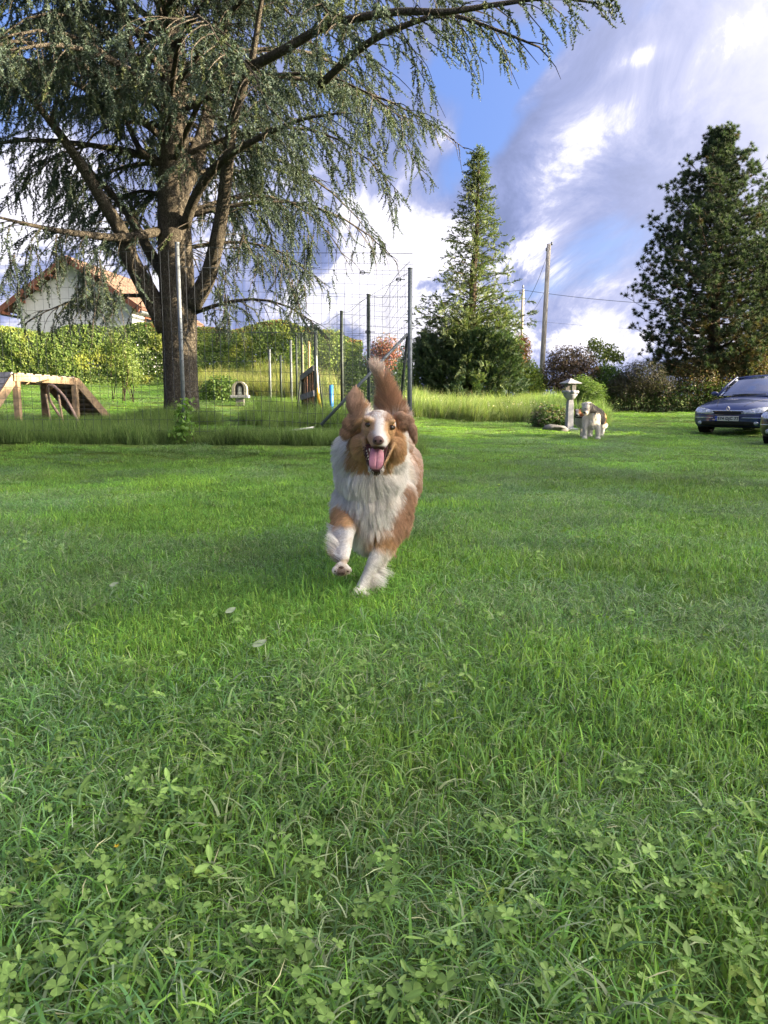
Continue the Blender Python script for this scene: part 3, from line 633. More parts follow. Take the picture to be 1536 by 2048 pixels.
def pointed_conifer():
    Y = 28.0; b = W(935, 800, Y); b.z = T(b.x, Y); m = Y/FPX*1.0
    root = thing('pointed_conifer', 'tall pointed conifer with a bushy dark base, behind the fence corner', 'tree', b)
    top = W(958, 300, Y); mb = MB(); P = [b+(top-b)*t+Vector((rng.normal(0, .03), 0, 0)) for t in np.linspace(0, 1, 12)]; mb.tube([p-b for p in P], np.linspace(.24, .02, 12).tolist(), 8); mb.build('trunk', M_BARK2, root, True)
    H = (top-b).z; prof_py = [297, 330, 400, 440, 470, 520, 560, 640, 690, 720, 780, 805]; prof = [0.04, .26, .52, .72, .82, 1.10, 1.42, 1.85, 2.05, 2.12, 2.0, 1.75]
    zs = [W(935, q, Y).z-b.z for q in prof_py]
    rad = lambda z: float(np.interp(z, zs[::-1], prof[::-1]))
    SP = [spray(k, .34, 26, [(.085, .130, .072), (.115, .160, .080), (.070, .110, .064), (.150, .18, .080)], .34, 'conifer_spray') for k in range(4)]
    pts, D, sc, ti = [], [], [], []; mb = MB()
    def put(p, d, s, t=1.0): pts.append(p[:]); D.append(d[:]); sc.append(s); ti.append(t)
    k = 0; z = .7
    while z < H*1.0:
        az = k*2.4+rng.normal(0, .3); k += 1; f = z/H; R = rad(z)*(.72+.42*rng.random()); c = b+(top-b)*f
        if rng.random() < .07 and .3 < f < .8: R *= 1.35
        rise = .35+.25*rng.random(); n = 7; Q = []; dr = Vector((math.cos(az), math.sin(az), 0)); 
        for i in range(n+1):
            t = i/n; Q.append(c+dr*(R*t)+Vector((0, 0, R*rise*(t-.75*t*t*(1-.5*f)))-Vector((0, 0, 0)) if False else Vector((0, 0, R*rise*(t-.55*t*t)))))
        mb.tube([q-b for q in Q], np.linspace(.028*(1-f)+.01, .004, n+1).tolist(), 3, False)
        for i in range(1, n+1):
            for q in range(5 if f < .35 else 3):
                if rng.random() < (.95 if f < .35 else .72):
                    t = rng.random(); p = Q[i-1].lerp(Q[i], t); r = Vector(rng.normal(0, 1, 3)); d = dr*.8+r*.45+Vector((0, 0, .25 if f < .3 else .1)); put(p+r*.05, d, (.7+.5*rng.random())*(1-.45*f))
        z += (.036 if f > .4 else .022) + .02*rng.random()
    # dense rounded skirt
    for q in range(2600):
        az = rng.random()*6.283; zz = 2.6*rng.random()**.9; lump = .86+.2*math.sin(az*3+zz*2)+.1*math.sin(az*7+1); R = (2.0 if zz < 2.0 else 2.0-.35*(zz-2.0))*lump*(.90 if zz > .5 else .62+.56*zz)*(.72+.3*rng.random()**.5)
        d = Vector((math.cos(az), math.sin(az), 0)); put(b+d*R+Vector((0, 0, zz+.1)), d+Vector((0, 0, 1.1))+Vector(rng.normal(0, .35, 3)), .75+.45*rng.random(), .74)
    mb.build('branch', M_BARK2, root)
    pts = np.array(pts); n = len(pts); ti = np.array(ti)[:, None]; zz = (pts[:, 2]-b.z)/H
    tint = ti*(.7+.6*rng.random((n, 1)))*np.ones((n, 3)); g = fbm(pts, 1.0, 2); tint *= (.65+.7*g)[:, None]; tint[zz > .3] *= (1.12, 1.08, .95); tint[ti[:, 0] < .9] *= (.85, 1.0, 1.05)
    o = scatter('crown', pts-np.array(b), euler_np(frame_rot(np.array(D))), np.array(sc), rng.integers(0, 4, n), tint, SP, root); o['kind'] = 'stuff'
pointed_conifer()

def pine(px, py_top, Y, prof_py, prof_px, label, seedz, name='pine_tree', n_scale=1.0, base_px=None):
    m = Y/FPX; b = W(base_px or px, 800, Y); b.z = T(b.x, Y); root = thing(name, label, 'tree', b)
    top = W(px, py_top, Y); H = top.z-b.z; mb = MB(); P = [b+(top-b)*t for t in np.linspace(0, 1, 10)]
    mb.tube([p-b for p in P], np.linspace(.30, .03, 10).tolist(), 10); mb.build('trunk', M_BARK2, root, True)
    zs = [W(px, q, Y).z-b.z for q in prof_py]; pr = [q*m for q in prof_px]; rad = lambda z: float(np.interp(z, zs[::-1], pr[::-1]))
    TF = [tuft(k, .20, 84, [(.045, .078, .048), (.06, .095, .052), (.038, .066, .042), (.075, .105, .055)]) for k in range(4)]
    mb = MB(); pts, D, sc, ti = [], [], [], []; z = 1.6; k = 0
    while z < H:
        f = z/H; whorl = 6 if f < .85 else 4
        for w in range(whorl):
            az = k*2.399+w*6.283/whorl+rng.normal(0, .25); R = rad(z+.2)*(.70+.42*rng.random()); n = 8; dr = Vector((math.cos(az), math.sin(az), 0)); c = b+(top-b)*f; Q = []
            sag = .30*(1-f)
            for i in range(n+1):
                t = i/n; Q.append(c+dr*R*t+Vector((0, 0, R*(-.1*(1-f)*t+(.22+.3*f)*t*t-sag*t*(1-t)))))
            mb.tube([q-b for q in Q], np.linspace(.05*(1-f)+.012, .006, n+1).tolist(), 4, False)
            for i in range(2, n+1):
                m_ = 5 if i < n else 6
                for q in range(m_):
                    if rng.random() > .66*n_scale: continue
                    p = Q[i-1].lerp(Q[i], rng.random()); r = Vector(rng.normal(0, 1, 3)); r.z = abs(r.z)*.6; l = .15+.38*rng.random(); e = p+r.normalized()*l+dr*.1
                    mb.tube([p-b, e-b], [.012, .006], 3, False)
                    dead = (i < 5 and f < .45 and rng.random() < .35) or rng.random() < .012
                    pts.append(e[:]); D.append((r*.3+dr*.35+Vector((0, 0, .9)))[:]); sc.append(.5+.5*rng.random()); ti.append((1.5, .75, .6) if dead else (1, 1, 1))
            pts.append(Q[-1][:]); D.append((dr*.4+Vector((0, 0, .9)))[:]); sc.append(1.1); ti.append((1, 1, 1))
        k += 1; z += .27+.05*rng.random()
    for q in range(1500):
        zz = 1.5+(H-4.5)*rng.random()**1.3; az = rng.random()*6.283; rr_ = rad(zz)*.88*rng.random()**.5; f = zz/H; c = b+(top-b)*f
        pts.append((c.x+rr_*math.cos(az), c.y+rr_*math.sin(az), c.z)); D.append((.3*math.cos(az), .3*math.sin(az), .9)); sc.append(.7+.5*rng.random()); ti.append((1.35, .8, .65) if (zz < 3.5 and rng.random() < .5) else (.95, .95, .95))
    for q in range(8): pts.append((top-Vector((0, 0, q*.11)))[:]); D.append((0, 0, 1)); sc.append(.5+.06*q); ti.append((1, 1, 1))
    mb.build('branch', M_BARK2, root)
    pts = np.array(pts); n = len(pts); tint = np.array(ti)*(.7+.6*rng.random((n, 1)))
    o = scatter('crown', pts-np.array(b), euler_np(frame_rot(np.array(D))), np.array(sc), rng.integers(0, 4, n), tint, TF, root); o['kind'] = 'stuff'; print(name, n)
pine(1443, 268, 32.0, [262, 300, 335, 400, 450, 500, 560, 620, 680, 740, 790], [4, 22, 48, 92, 112, 145, 158, 160, 150, 128, 100], 'big dark pine with dead brown inner twigs, behind the parked blue car', 1, base_px=1425)
pine(1600, 330, 34.0, [325, 380, 440, 520, 600, 700, 790], [5, 40, 66, 95, 115, 110, 90], 'second dark pine cut off by the right edge, behind the big pine', 2)

def shrub(name, label, cat, blobs, n0, size0, cols, kindcols=None, stems=8, asp=.6, M=None, shell=.5, group=None, stemcol=None, up=.4, grad=None):
    """blobs: world centre, radii. real leaves spread through the crown, stems below"""
    b = Vector(blobs[0][0]); b.z = T(b.x, b.y); root = thing(name, label, cat, b, group=group); n = int(n0*1.7); size = size0*1.3; cols = [tuple(q*1.35 for q in c) for c in cols]
    vol = np.array([r[0]*r[1]*r[2] for c, r in blobs])**(2/3); cnt = (n*vol/vol.sum()).astype(int); Vs, Fs, Cs, k = [], [], [], 0
    for (c, r), m in zip(blobs, cnt):
        P, d = ellipsoid_pts(m, c, r, shell); jit = fbm(P, 2.3, 2)[:, None]; P = np.array(c)+(P-np.array(c))*(.72+.6*jit); P += rng.normal(0, .05, P.shape)
        P[:, 2] = np.maximum(P[:, 2], terr(P[:, 0], P[:, 1])+.03)
        cc = np.array(cols)[rng.choice(len(cols), len(P))]*(.7+.6*rng.random((len(P), 1)))
        if grad is not None:
            g = sstep(.45, .7, fbm(P+31, 1.1, 2))[:, None]; cc = cc*(1-g)+cc*np.array(grad)*g
        V, F, C = leaf_quads(P-np.array(b), d*.6+rng.normal(0, .5, P.shape)+np.array([0, 0, up]), size*(.6+.7*rng.random(len(P))), cc, asp, .1); Vs.append(V); Fs.append(F+k); Cs.append(C); k += len(V)
    o = obj('foliage', mesh_np('foliage', np.concatenate(Vs), np.concatenate(Fs), M or M_LEAF, np.concatenate(Cs), False), root); o['kind'] = 'stuff'
    mb = MB()
    for c, r in blobs:
        for q in range(max(2, stems//len(blobs))):
            e = Vector(c)+Vector((rng.normal(0, .4)*r[0], rng.normal(0, .4)*r[1], r[2]*(.1+.6*rng.random()))); s = Vector((b.x+(c[0]-b.x)*.7+rng.normal(0, .1), b.y+(c[1]-b.y)*.8, 0)); s.z = T(s.x, s.y)
            mid = s.lerp(e, .5)+Vector((rng.normal(0, .08), rng.normal(0, .08), 0)); mb.tube([s-b, mid-b, e-b], [.018*r[2]**.5, .012*r[2]**.5, .004], 5)
    so_ = mb.build('stem', M_BARK2, root); so_['kind'] = 'stuff'; return root
def bl(px, py, Y, rx, ry, rz):
    return (W(px, py, Y)[:], (rx, ry, rz))
# left hedge: one long clipped hedge running behind the pen
def hedge():
    b = Vector((-8.5, 29.0, T(-8.5, 29))); root = thing('hedge', 'tall leafy hedge with sunlit yellow-green tips in front of the white house', 'hedge', b)
    n = 100000; x = -17.5+16.6*rng.random(n); front = rng.random(n) < .72; y = np.where(front, 28.4+.5*rng.random(n)**2, 28.4+1.9*rng.random(n)); g = terr(x, y)
    H = 2.12+.10*np.sin(x*1.1)+.08*np.sin(x*2.7+1)+(.35*(fbm(np.c_[x, y, 0*x], .8, 2)-.5)) + .15*sstep(-9, -4, x)
    z = np.where(front, rng.random(n), rng.random(n)**.35)*H; bulge = fbm(np.c_[x, 0*x, z], 1.2, 3); y = y-.45*(bulge-.5)-.1; y += .25*sstep(.75, 1, z/H)
    y = y+.25*(x+9); g = terr(x, y); P = np.c_[x, y, g+z]; c = jitter_col((.10, .165, .038), n, .4, (.20, .26, .065), .2); yp = sstep(.50, .72, fbm(P+7, 1.3, 3))*(rng.random(n) < .75); c = c*(1-yp[:, None])+np.array([.30, .34, .07])*yp[:, None]*(.7+.5*rng.random((n, 1)))
    rd = (rng.random(n) < .25*sstep(.85, 1, z/H)) & (x > -9); c[rd] = (.26, .13, .05)
    V, F, C = leaf_quads(P-np.array(b), np.tile([0.55, -1, .35], (n, 1))+rng.normal(0, .55, (n, 3)), .09*(.6+.8*rng.random(n)), c, .6)
    o = obj('foliage', mesh_np('foliage', V, F, M_LEAF, C, False), root); o['kind'] = 'stuff'
    mb = MB()
    for q in range(46):
        sx = -17.3+16.2*q/45+rng.normal(0, .1); sy = 29.2+.25*(sx+9); s = Vector((sx, sy, T(sx, sy))); mb.tube([s-b, s-b+Vector((rng.normal(0, .15), 0, 1.0)), s-b+Vector((rng.normal(0, .3), 0, 1.9))], [.05, .035, .015], 5)
    mb.build('stem', M_BARK2, root)
hedge()
shrub('slender_tree', 'small thin-stemmed young tree on the lawn left of the cedar trunk', 'tree', [bl(245, 720, 19, .42, .4, .72), bl(232, 690, 19, .3, .3, .5), bl(262, 745, 19, .3, .3, .4)], 1800, .045, [(.11, .16, .045), (.09, .14, .04), (.15, .19, .06)], stems=9, shell=.1)
shrub('leafy_shrub', 'rounded dark shrub at the foot of the left hedge', 'shrub', [bl(440, 785, 20, .55, .4, .42)], 1400, .06, [(.06, .11, .03), (.085, .14, .04)])
shrub('leafy_tree', 'rounded sunlit yellow-green tree seen through the wire pen', 'tree', [bl(655, 715, 27, .85, .8, 1.0), bl(630, 745, 27, .75, .7, .9), bl(600, 740, 26, .6, .6, 1.0), bl(680, 760, 27, .6, .6, .8)], 9000, .07, [(.13, .19, .045), (.17, .22, .055), (.09, .15, .04)], shell=.35)
shrub('leafy_bush', 'dark green bush behind the fence, right of the rounded tree', 'shrub', [bl(705, 765, 24, .6, .5, .75), bl(735, 750, 25, .5, .5, .7), bl(790, 760, 25, .5, .5, .7)], 5200, .06, [(.035, .065, .025), (.05, .085, .03)], shell=.35)
shrub('red_leaved_shrub', 'shrub with feathery dusky-red leaves behind the running dog\'s tail', 'shrub', [bl(772, 698, 24, .5, .4, .42), bl(760, 715, 24, .5, .4, .5)], 1500, .06, [(.25, .10, .09), (.20, .08, .08), (.16, .11, .07)], shell=.15, stems=12)
shrub('leafy_bush', 'light green bush between the fence corner and the pointed conifer', 'shrub', [bl(822, 735, 29, .7, .5, 1.0), bl(815, 780, 28, .6, .5, .7)], 4200, .07, [(.12, .18, .04), (.09, .14, .035), (.16, .21, .05)], shell=.35)
shrub('red_tipped_shrub', 'shrub with rusty red upper leaves at the right side of the pointed conifer', 'shrub', [bl(1042, 700, 31, .40, .4, .62), bl(1036, 730, 31, .4, .4, .5)], 1900, .07, [(.26, .10, .05), (.20, .09, .045), (.14, .12, .04)], shell=.2)
shrub('yellow_green_shrub', 'bright yellow-green bush between the pointed conifer and the utility pole', 'shrub', [bl(1052, 755, 31, .65, .5, .75), bl(1075, 770, 31, .4, .4, .5)], 3800, .07, [(.13, .19, .04), (.20, .24, .05), (.08, .13, .035)], shell=.35)
shrub('purple_leaved_tree', 'purple-brown leaved small tree behind the stone lantern, sky showing through', 'tree', [bl(1140, 720, 31, 1.05, .7, .62), bl(1115, 750, 31, .75, .6, .75), bl(1170, 750, 31, .8, .6, .75), bl(1135, 775, 31, 1.1, .6, .5)], 5200, .075, [(.085, .060, .058), (.065, .05, .045), (.11, .08, .07)], shell=.2, stems=16)
shrub('pale_sapling', 'pale yellow-green sapling with open airy twigs above the dark bushes', 'tree', [bl(1210, 705, 32, .62, .5, .42), bl(1190, 690, 32, .3, .3, .3), bl(1235, 715, 32, .35, .3, .25)], 620, .105, [(.20, .23, .08), (.15, .19, .06)], shell=.2, stems=18)
shrub('leafy_bush', 'bright mid-green bush between the purple-leaved tree and the grey-brown bush', 'shrub', [bl(1212, 762, 31, .75, .5, .72), bl(1195, 785, 31, .8, .5, .55)], 5200, .07, [(.055, .105, .025), (.08, .135, .03), (.04, .08, .022)], shell=.4)
shrub('grey_brown_bush', 'dull grey-brown twiggy bush left of the big pine', 'shrub', [bl(1285, 755, 30, 1.0, .6, .72), bl(1255, 775, 30, .8, .5, .55), bl(1320, 775, 30, .8, .5, .55)], 12000, .055, [(.060, .052, .045), (.048, .045, .036), (.045, .055, .034)], shell=.25, stems=24, asp=.4)
shrub('low_hedge', 'low dark ragged hedge along the far edge of the right-hand lawn', 'hedge', [bl(1230+k*46, 797, 30.2-.1*k, .62, .5, .62+.1*(k % 2)) for k in range(11)], 13000, .07, [(.035, .065, .022), (.05, .085, .028), (.07, .06, .035)], shell=.4, stems=30)
shrub('dead_leaved_bush', 'brown-leaved undergrowth bush below the big pine, behind the blue car', 'shrub', [bl(1390, 760, 30.3, 1.0, .6, .85), bl(1450, 745, 30.6, 1.1, .6, .9), bl(1500, 730, 30.6, 1.0, .6, 1.0)], 9000, .07, [(.10, .065, .03), (.07, .06, .03), (.05, .06, .028)], shell=.3, stems=26)
shrub('feathery_bush', 'feathery light green bush directly behind the stone lantern', 'shrub', [bl(1180, 795, 22.3, .42, .4, .5), bl(1160, 790, 22.3, .3, .3, .5)], 4200, .075, [(.11, .17, .065), (.14, .20, .08), (.085, .14, .05)], shell=.2, asp=.16, up=1.5)
shrub('leafy_plant_clump', 'clump of broad-leaved plants left of the stone lantern base', 'plant', [bl(1100, 835, 19.5, .42, .35, .30), bl(1080, 842, 19.5, .25, .3, .22), bl(1122, 838, 19.6, .25, .3, .33)], 2200, .06, [(.07, .12, .045), (.10, .155, .06), (.15, .13, .10)], shell=.3)
shrub('leafy_weed', 'leafy green creeper sprouting up the grey fence post at the cedar', 'plant', [bl(366, 842, 9.62, .10, .06, .14), bl(372, 815, 9.62, .07, .05, .10), bl(362, 862, 9.6, .13, .08, .10)], 150, .055, [(.09, .17, .04), (.12, .20, .05)], shell=.2, stems=4)

shrub('added_shade_hedge', 'tall unseen laurel hedge added on the right to shade the far lawn', 'hedge', [((15.5+.4*(k % 3), 17.9+1.5*k, 1.8), (1.1, 1.1, 1.9+.3*(k % 2))) for k in range(6)], 5000, .12, [(.06, .10, .03), (.08, .13, .035)], shell=.4, stems=12)  # added out of view so the lawn past the sun streak falls in shade
# ------------------------------------------------------------------ buildings
M_WALLW = mat('white_render', (.60, .60, .60), .9, var=.04, scale=3, bump=.2, bscale=60)
M_FASCIA = mat('brown_fascia_paint', (.16, .065, .04), .6, var=.1)
M_SOFFIT = mat('brown_soffit', (.10, .05, .035), .8)
M_TILE = mat('clay_tile', (.135, .088, .066), .85, var=.25, scale=2.2, bump=.3)
M_GLASSD = mat('dark_window_glass', (.02, .025, .03), .05, var=0, spec=.8)
M_METAL = mat('galvanised_steel', (.15, .17, .19), .5, .4, var=.10, scale=9)
M_GREENM = mat('dark_green_fence_paint', (.030, .042, .040), .5, .2, var=.15)
M_WIRE = mat('fence_wire', (.085, .095, .11), .5, .6, var=.05)
def house(name, label, A, B, depth, eave, rise, over, side_windows=True):
    """gable wall from A to B (x,y), running back by depth"""
    A = Vector((*A, 0)); B = Vector((*B, 0)); w = (B-A).length; ex = (B-A).normalized(); ey = Vector((-ex.y, ex.x, 0)); g = min(T(A.x, A.y), T(B.x, B.y))-.3
    o0 = A+Vector((0, 0, g)); root = thing(name, label, 'house', o0, math.atan2(ex.y, ex.x))
    e = eave-g; r = rise
    mb = MB(); V = [(0, 0, 0), (w, 0, 0), (w, 0, e), (w/2, 0, e+r), (0, 0, e), (0, depth, 0), (w, depth, 0), (w, depth, e), (w/2, depth, e+r), (0, depth, e)]
    mb.add(V, [(0, 1, 2, 3, 4), (9, 8, 7, 6, 5), (0, 4, 9, 5), (1, 6, 7, 2)]); mb.build('wall', M_WALLW, root)
    sl = r/(w/2)
    for s in (-1, 1):   # roof slopes, each laid with rows of tiles
        mb = MB(); x0, z0 = (w/2+s*(w/2+over), e-over*sl); x1, z1 = (w/2, e+r); th = .12
        def P(u, v, h=0): # u down-slope 0..1, v along
            x = x1+(x0-x1)*u; z = z1+(z0-z1)*u+.05+h; return (x, v, z)
        v0, v1 = -over, depth+over*.6
        mb.add([P(0, v0), P(1, v0), P(1, v1), P(0, v1), P(0, v0, th), P(1, v0, th), P(1, v1, th), P(0, v1, th)], [(0, 3, 2, 1), (4, 5, 6, 7), (0, 1, 5, 4), (2, 3, 7, 6), (1, 2, 6, 5), (0, 4, 7, 3)])
        rf = mb.build('roof', M_SOFFIT, root); nrow = 14; L = math.hypot(w/2+over, (w/2+over)*sl)
        for k in range(nrow):
            mb = MB(); u0, u1 = k/nrow, (k+1.12)/nrow; nn = int((v1-v0)/.3)
            for j in range(nn):
                a = v0+(v1-v0)*j/nn; bq = v0+(v1-v0)*(j+.94)/nn; mb.add([P(u0, a, th+.015), P(u1, a, th+.045), P(u1, bq, th+.045), P(u0, bq, th+.015), P(u0, (a+bq)/2, th+.05), P(u1, (a+bq)/2, th+.085)], [(0, 1, 5, 4), (4, 5, 2, 3), (1, 2, 5)])
            q = mb.build('tile_row', M_TILE, rf)
        mb = MB(); mb.beam(P(0, v0-.03, .02), P(1.01, v0-.03, .02), .05, .26); mb.build('bargeboard', M_FASCIA, root)
        mb = MB(); mb.tube([P(1.02, v0, -.08), P(1.02, v1, -.08)], .07, 6); mb.build('gutter', M_METAL, root)
        for q in range(4):
            mb = MB(); u = .25+.24*q; p = P(u, -over, -.16); p2 = P(u, .0, -.16); mb.beam(p, p2, .10, .14); mb.build('rafter_end', M_FASCIA, root)
    return root, w, e, ex, ey
A = W(38, 600, 37.8); B = W(263, 600, 37.2)
hr, hw, he, _, _ = house('house', 'white rendered house with orange tiled gable roof behind the left hedge', (A.x, A.y), (B.x, B.y), 8.0, W(38, 604, 37).z, W(150, 524, 37.5).z-W(38, 604, 37).z, .65)
for yy in (2.0, 5.2):
    mb = MB(); mb.box((hw+.03, yy, he-1.1), (.06, 1.2, 1.2)); f = mb.build('window', M_FASCIA, hr); mb = MB(); mb.box((hw+.06, yy, he-1.1), (.04, 1.0, 1.0)); mb.build('pane', M_GLASSD, f)
mb = MB(); mb.tube([(.12, -.05, he-.1), (.12, -.05, 0)], .05, 6); mb.build('downpipe', M_METAL, hr)
# unseen house added off to the right to cast shade over the near lawn
sh_root, _, _, _, _ = house('house', 'long low unseen house added on the right to shade the lawn', (13.5, -14), (22.5, -14), 26.5, 4.9, 1.9, .5)

# ------------------------------------------------------------------ wire fence
corner = Vector((.355, 10.4, 0)); corner.z = T(corner.x, corner.y); PTOP = W(818, 538, 10.4).z
leftp = W(354, 487, 9.95); 
fence = thing('wire_fence', 'tall green wire mesh fence with grey metal posts around the dog pen', 'fence', corner); fo = Vector(corner)
def post(p, top, r, m, name='post', parent=fence, org=fo, n=8, cap=True, lean=0):
    mb = MB(); mb.tube([Vector((p[0], p[1], T(p[0], p[1])-.1))-org, Vector((p[0]+lean, p[1], top))-org], r, n)
    if cap: mb.tube([Vector((p[0]+lean, p[1], top))-org, Vector((p[0]+lean, p[1], top+.015))-org], r*1.15, n)
    return mb.build(name, m, parent, True)
cp = post((corner.x, corner.y), PTOP, .030, M_METAL)
lp = post((leftp.x, leftp.y), leftp.z, .028, M_METAL)
post((-6.6, 9.2), 2.6, .028, M_METAL);
side = [W(737, 590, 12.8), W(683, 623, 15.1), W(632, 650, 17.9), W(592, 668, 20.6)]
sp = [Vector((corner.x, corner.y, PTOP))]+side
for i, s in enumerate(side): post((s.x, s.y), s.z, .032 if i < 3 else .028, M_GREENM)
for i, (px, dp, top) in enumerate(((539, 21, 700), (561, 20, 712), (581, 18.6, 682))):
    s = W(px, top, dp); post((s.x, s.y), s.z, .03, M_METAL if i != 1 else M_GREENM)
# braces from the corner post
mb = MB(); a = W(815, 668, 10.4); bq = W(642, 850, 10.15); mb.tube([a-fo, bq-fo], .021, 8); mb.build('brace', M_METAL, fence, True)
mb = MB(); a = W(815, 672, 10.45); bq = Vector((.2, 12.3, T(.2, 12.3))); mb.tube([a-fo, bq-fo], .021, 8); mb.build('brace', M_GREENM, fence, True)
# netting
def netting(p0, p1, ztop, zbot, cw=.102, ch=.13, r=.0020, wob=.0, sag=0.0, name='netting'):
    mb = MB(); L = math.hypot(p1[0]-p0[0], p1[1]-p0[1]); nv = int(L/cw); nrm = Vector((-(p1[1]-p0[1])/L, (p1[0]-p0[0])/L, 0)); zt0, zt1 = ztop
    def pt(u, v):  # u along, v from top
        x = p0[0]+(p1[0]-p0[0])*u; y = p0[1]+(p1[1]-p0[1])*u; zt = zt0+(zt1-zt0)*u-sag*math.sin(math.pi*u); g = T(x, y)+.02; z = zt+(g-zt)*v
        o = nrm*(wob*math.sin(u*L*2.3+v*2)*math.sin(v*5+1)); return Vector((x, y, z+.25*wob*math.sin(u*L*3.1+v*6)))+o-fo
    for i in range(nv+1):
        u = i/nv; mb.tube([pt(u, q/6) for q in range(7)], r, 3, False)
    nh = int((zt0-p0[2])/ch)
    for j in range(nh+1):
        v = j/nh; mb.tube([pt(i/(nv//2), v) for i in range(nv//2+1)], r*(1.9 if j in (0,) else 1.0), 3, False)
    return mb.build(name, M_WIRE, fence)
c3 = (corner.x, corner.y-.03, corner.z)
def P3(v, dy=-.03): return (v.x, v.y+dy, T(v.x, v.y))
netting(P3(leftp), (corner.x+.03, corner.y-.03, corner.z), (leftp.z-.02, PTOP+.20), 0, sag=.04, wob=.02, r=.0025)
netting((-7.6, 9.1, T(-7.6, 9.1)), P3(leftp), (2.42, leftp.z-.10), 0, wob=.015)
for i in range(4):
    a, b2 = sp[i], sp[i+1]; netting((a.x, a.y, T(a.x, a.y)), (b2.x, b2.y, T(b2.x, b2.y)), (a.z+(.10 if i == 0 else -.03), b2.z-.03), 0, wob=.07 if i == 0 else .03, sag=.16 if i == 0 else .05, r=.0022)
# tension wires and strainers
mb = MB()
for za, zb in ((leftp.z-.30, PTOP-.03), (leftp.z-1.12, W(818, 668, 10.4).z)):
    mb.tube([Vector((leftp.x, leftp.y-.04, za))-fo, Vector((corner.x, corner.y-.04, zb))-fo], .0028, 4)
for dz in (-.03, -.75): 
    for i in range(3): mb.tube([sp[i]+Vector((0, 0, dz))-fo, sp[i+1]+Vector((0, 0, dz))-fo], .0028, 4)
mb.build('tension_wire', M_WIRE, fence)
for px, py in ((725, 545), (736, 664), (797, 559)):
    c = W(px, py, 10.25)-fo; mb = MB(); ring = [c+Vector((.034*math.cos(t), 0, .020*math.sin(t))) for t in np.linspace(0, 6.283, 13)]; mb.tube(ring, .006, 5, False); mb.tube([c+Vector((-.03, 0, 0)), c+Vector((.09, 0, 0))], .006, 5); mb.build('wire_strainer', M_GREENM, fence, True)

# pen gate of old boards, leaning poles, coloured poles
M_WOOD = mat('weathered_wood', (.17, .115, .075), .85, var=.25, scale=9, bump=.5, bscale=50)
M_WOODL = mat('pale_weathered_wood', (.30, .215, .14), .8, var=.22, scale=8, bump=.4, bscale=50)
M_WOODG = mat('greyed_wood', (.30, .28, .27), .85, var=.2, scale=8, bump=.4, bscale=50)
M_WOODR = mat('reddish_board', (.21, .105, .062), .85, var=.25, scale=8, bump=.5, bscale=50)
def gate():
    a = W(606, 850, 15.3); b = W(632, 840, 14.5); a.z = T(a.x, a.y); b.z = T(b.x, b.y); root = thing('wooden_gate', 'narrow weathered brown wooden gate of vertical boards standing ajar in the fence', 'gate', a)
    zt0, zt1 = W(607, 752, 15.3).z, W(632, 730, 14.5).z
    for k in range(5):
        t0, t1 = k/5+.02, (k+1)/5-.02; A0 = a.lerp(b, t0); A1 = a.lerp(b, t1); z0 = zt0+(zt1-zt0)*t0-.02*(k % 2); z1 = zt0+(zt1-zt0)*t1; n = Vector((.02, .012, 0)); mb = MB()
        V = [A0, A1, Vector((A1.x, A1.y, z1)), Vector((A0.x, A0.y, z0))]; V = [v-a for v in V]; mb.add(V+[v+n for v in V], [(3, 2, 1, 0), (4, 5, 6, 7), (0, 1, 5, 4), (1, 2, 6, 5), (2, 3, 7, 6), (3, 0, 4, 7)]); mb.build('board', M_WOODR if k % 2 else M_WOOD, root)
    for t in (.95, .52): 
        mb = MB(); z0 = a.z+(zt0-a.z)*t; z1 = b.z+(zt1-b.z)*t; o = Vector((-.03, -.03, 0)); mb.beam(Vector((a.x, a.y, z0))-a+o, Vector((b.x, b.y, z1))-a+o, .03, .11); mb.build('crossbar', M_WOODG, root)
    for q, m in ((a, M_GREENM), (b, M_GREENM)):
        mb = MB(); top = W(604, 665, 15.3).z if q is a else W(632, 650, 14.5).z; mb.tube([q-a, Vector((q.x, q.y, top))-a], .024, 8); mb.build('gate_post', m, root, True)
gate()
def pole(name, label, cat, px0, py0, px1, py1, Y, r, m, n=8, group=None, Y1=None):
    a = W(px0, py0, Y); b = W(px1, py1, Y1 or Y); a.z = min(a.z, T(a.x, a.y)+.0) if py0 > 780 else a.z; mb = MB(); mb.tube([Vector((0, 0, 0)), b-a], r, n); o = mb.build(name, m, None, True); o.location = a; return tag(o, label, cat, group)
M_BLUE = mat('blue_plastic', (.03, .16, .52), .35, var=.06); M_YEL = mat('yellow_plastic', (.60, .40, .03), .4, var=.06); M_PALEP = mat('bare_wooden_pole', (.42, .31, .16), .7, var=.1); M_WHITE = mat('white_plastic', (.62, .62, .60), .4, var=.04)
pole('pole', 'thick blue upright pole in the pen, taller of the two blue ones', 'pole', 663, 840, 662, 770, 15.8, .045, M_BLUE)
pole('pole', 'thin blue upright pole right of the taller blue one', 'pole', 684, 838, 684, 796, 15.5, .022, M_BLUE)
pole('pole', 'yellow pole leaning against the wooden gate', 'pole', 647, 818, 633, 776, 14.9, .030, M_YEL)
pole('pole', 'long thin white pole leaning behind the gate', 'pole', 640, 806, 632, 712, 15.4, .018, M_WHITE)
pole('pole', 'dark stake leaning outwards right of the gate', 'pole', 649, 832, 637, 742, 15.0, .014, M_GREENM)
pole('pole', 'dark stake leaning outwards left of the gate', 'pole', 592, 822, 602, 756, 15.4, .018, M_GREENM)
pole('pole', 'pale bare wooden pole standing behind the left side of the gate', 'pole', 607, 790, 605, 690, 16.2, .022, M_PALEP)
pole('pole', 'pale bare wooden pole standing behind the middle of the gate', 'pole', 618, 790, 618, 682, 16.2, .022, M_PALEP)
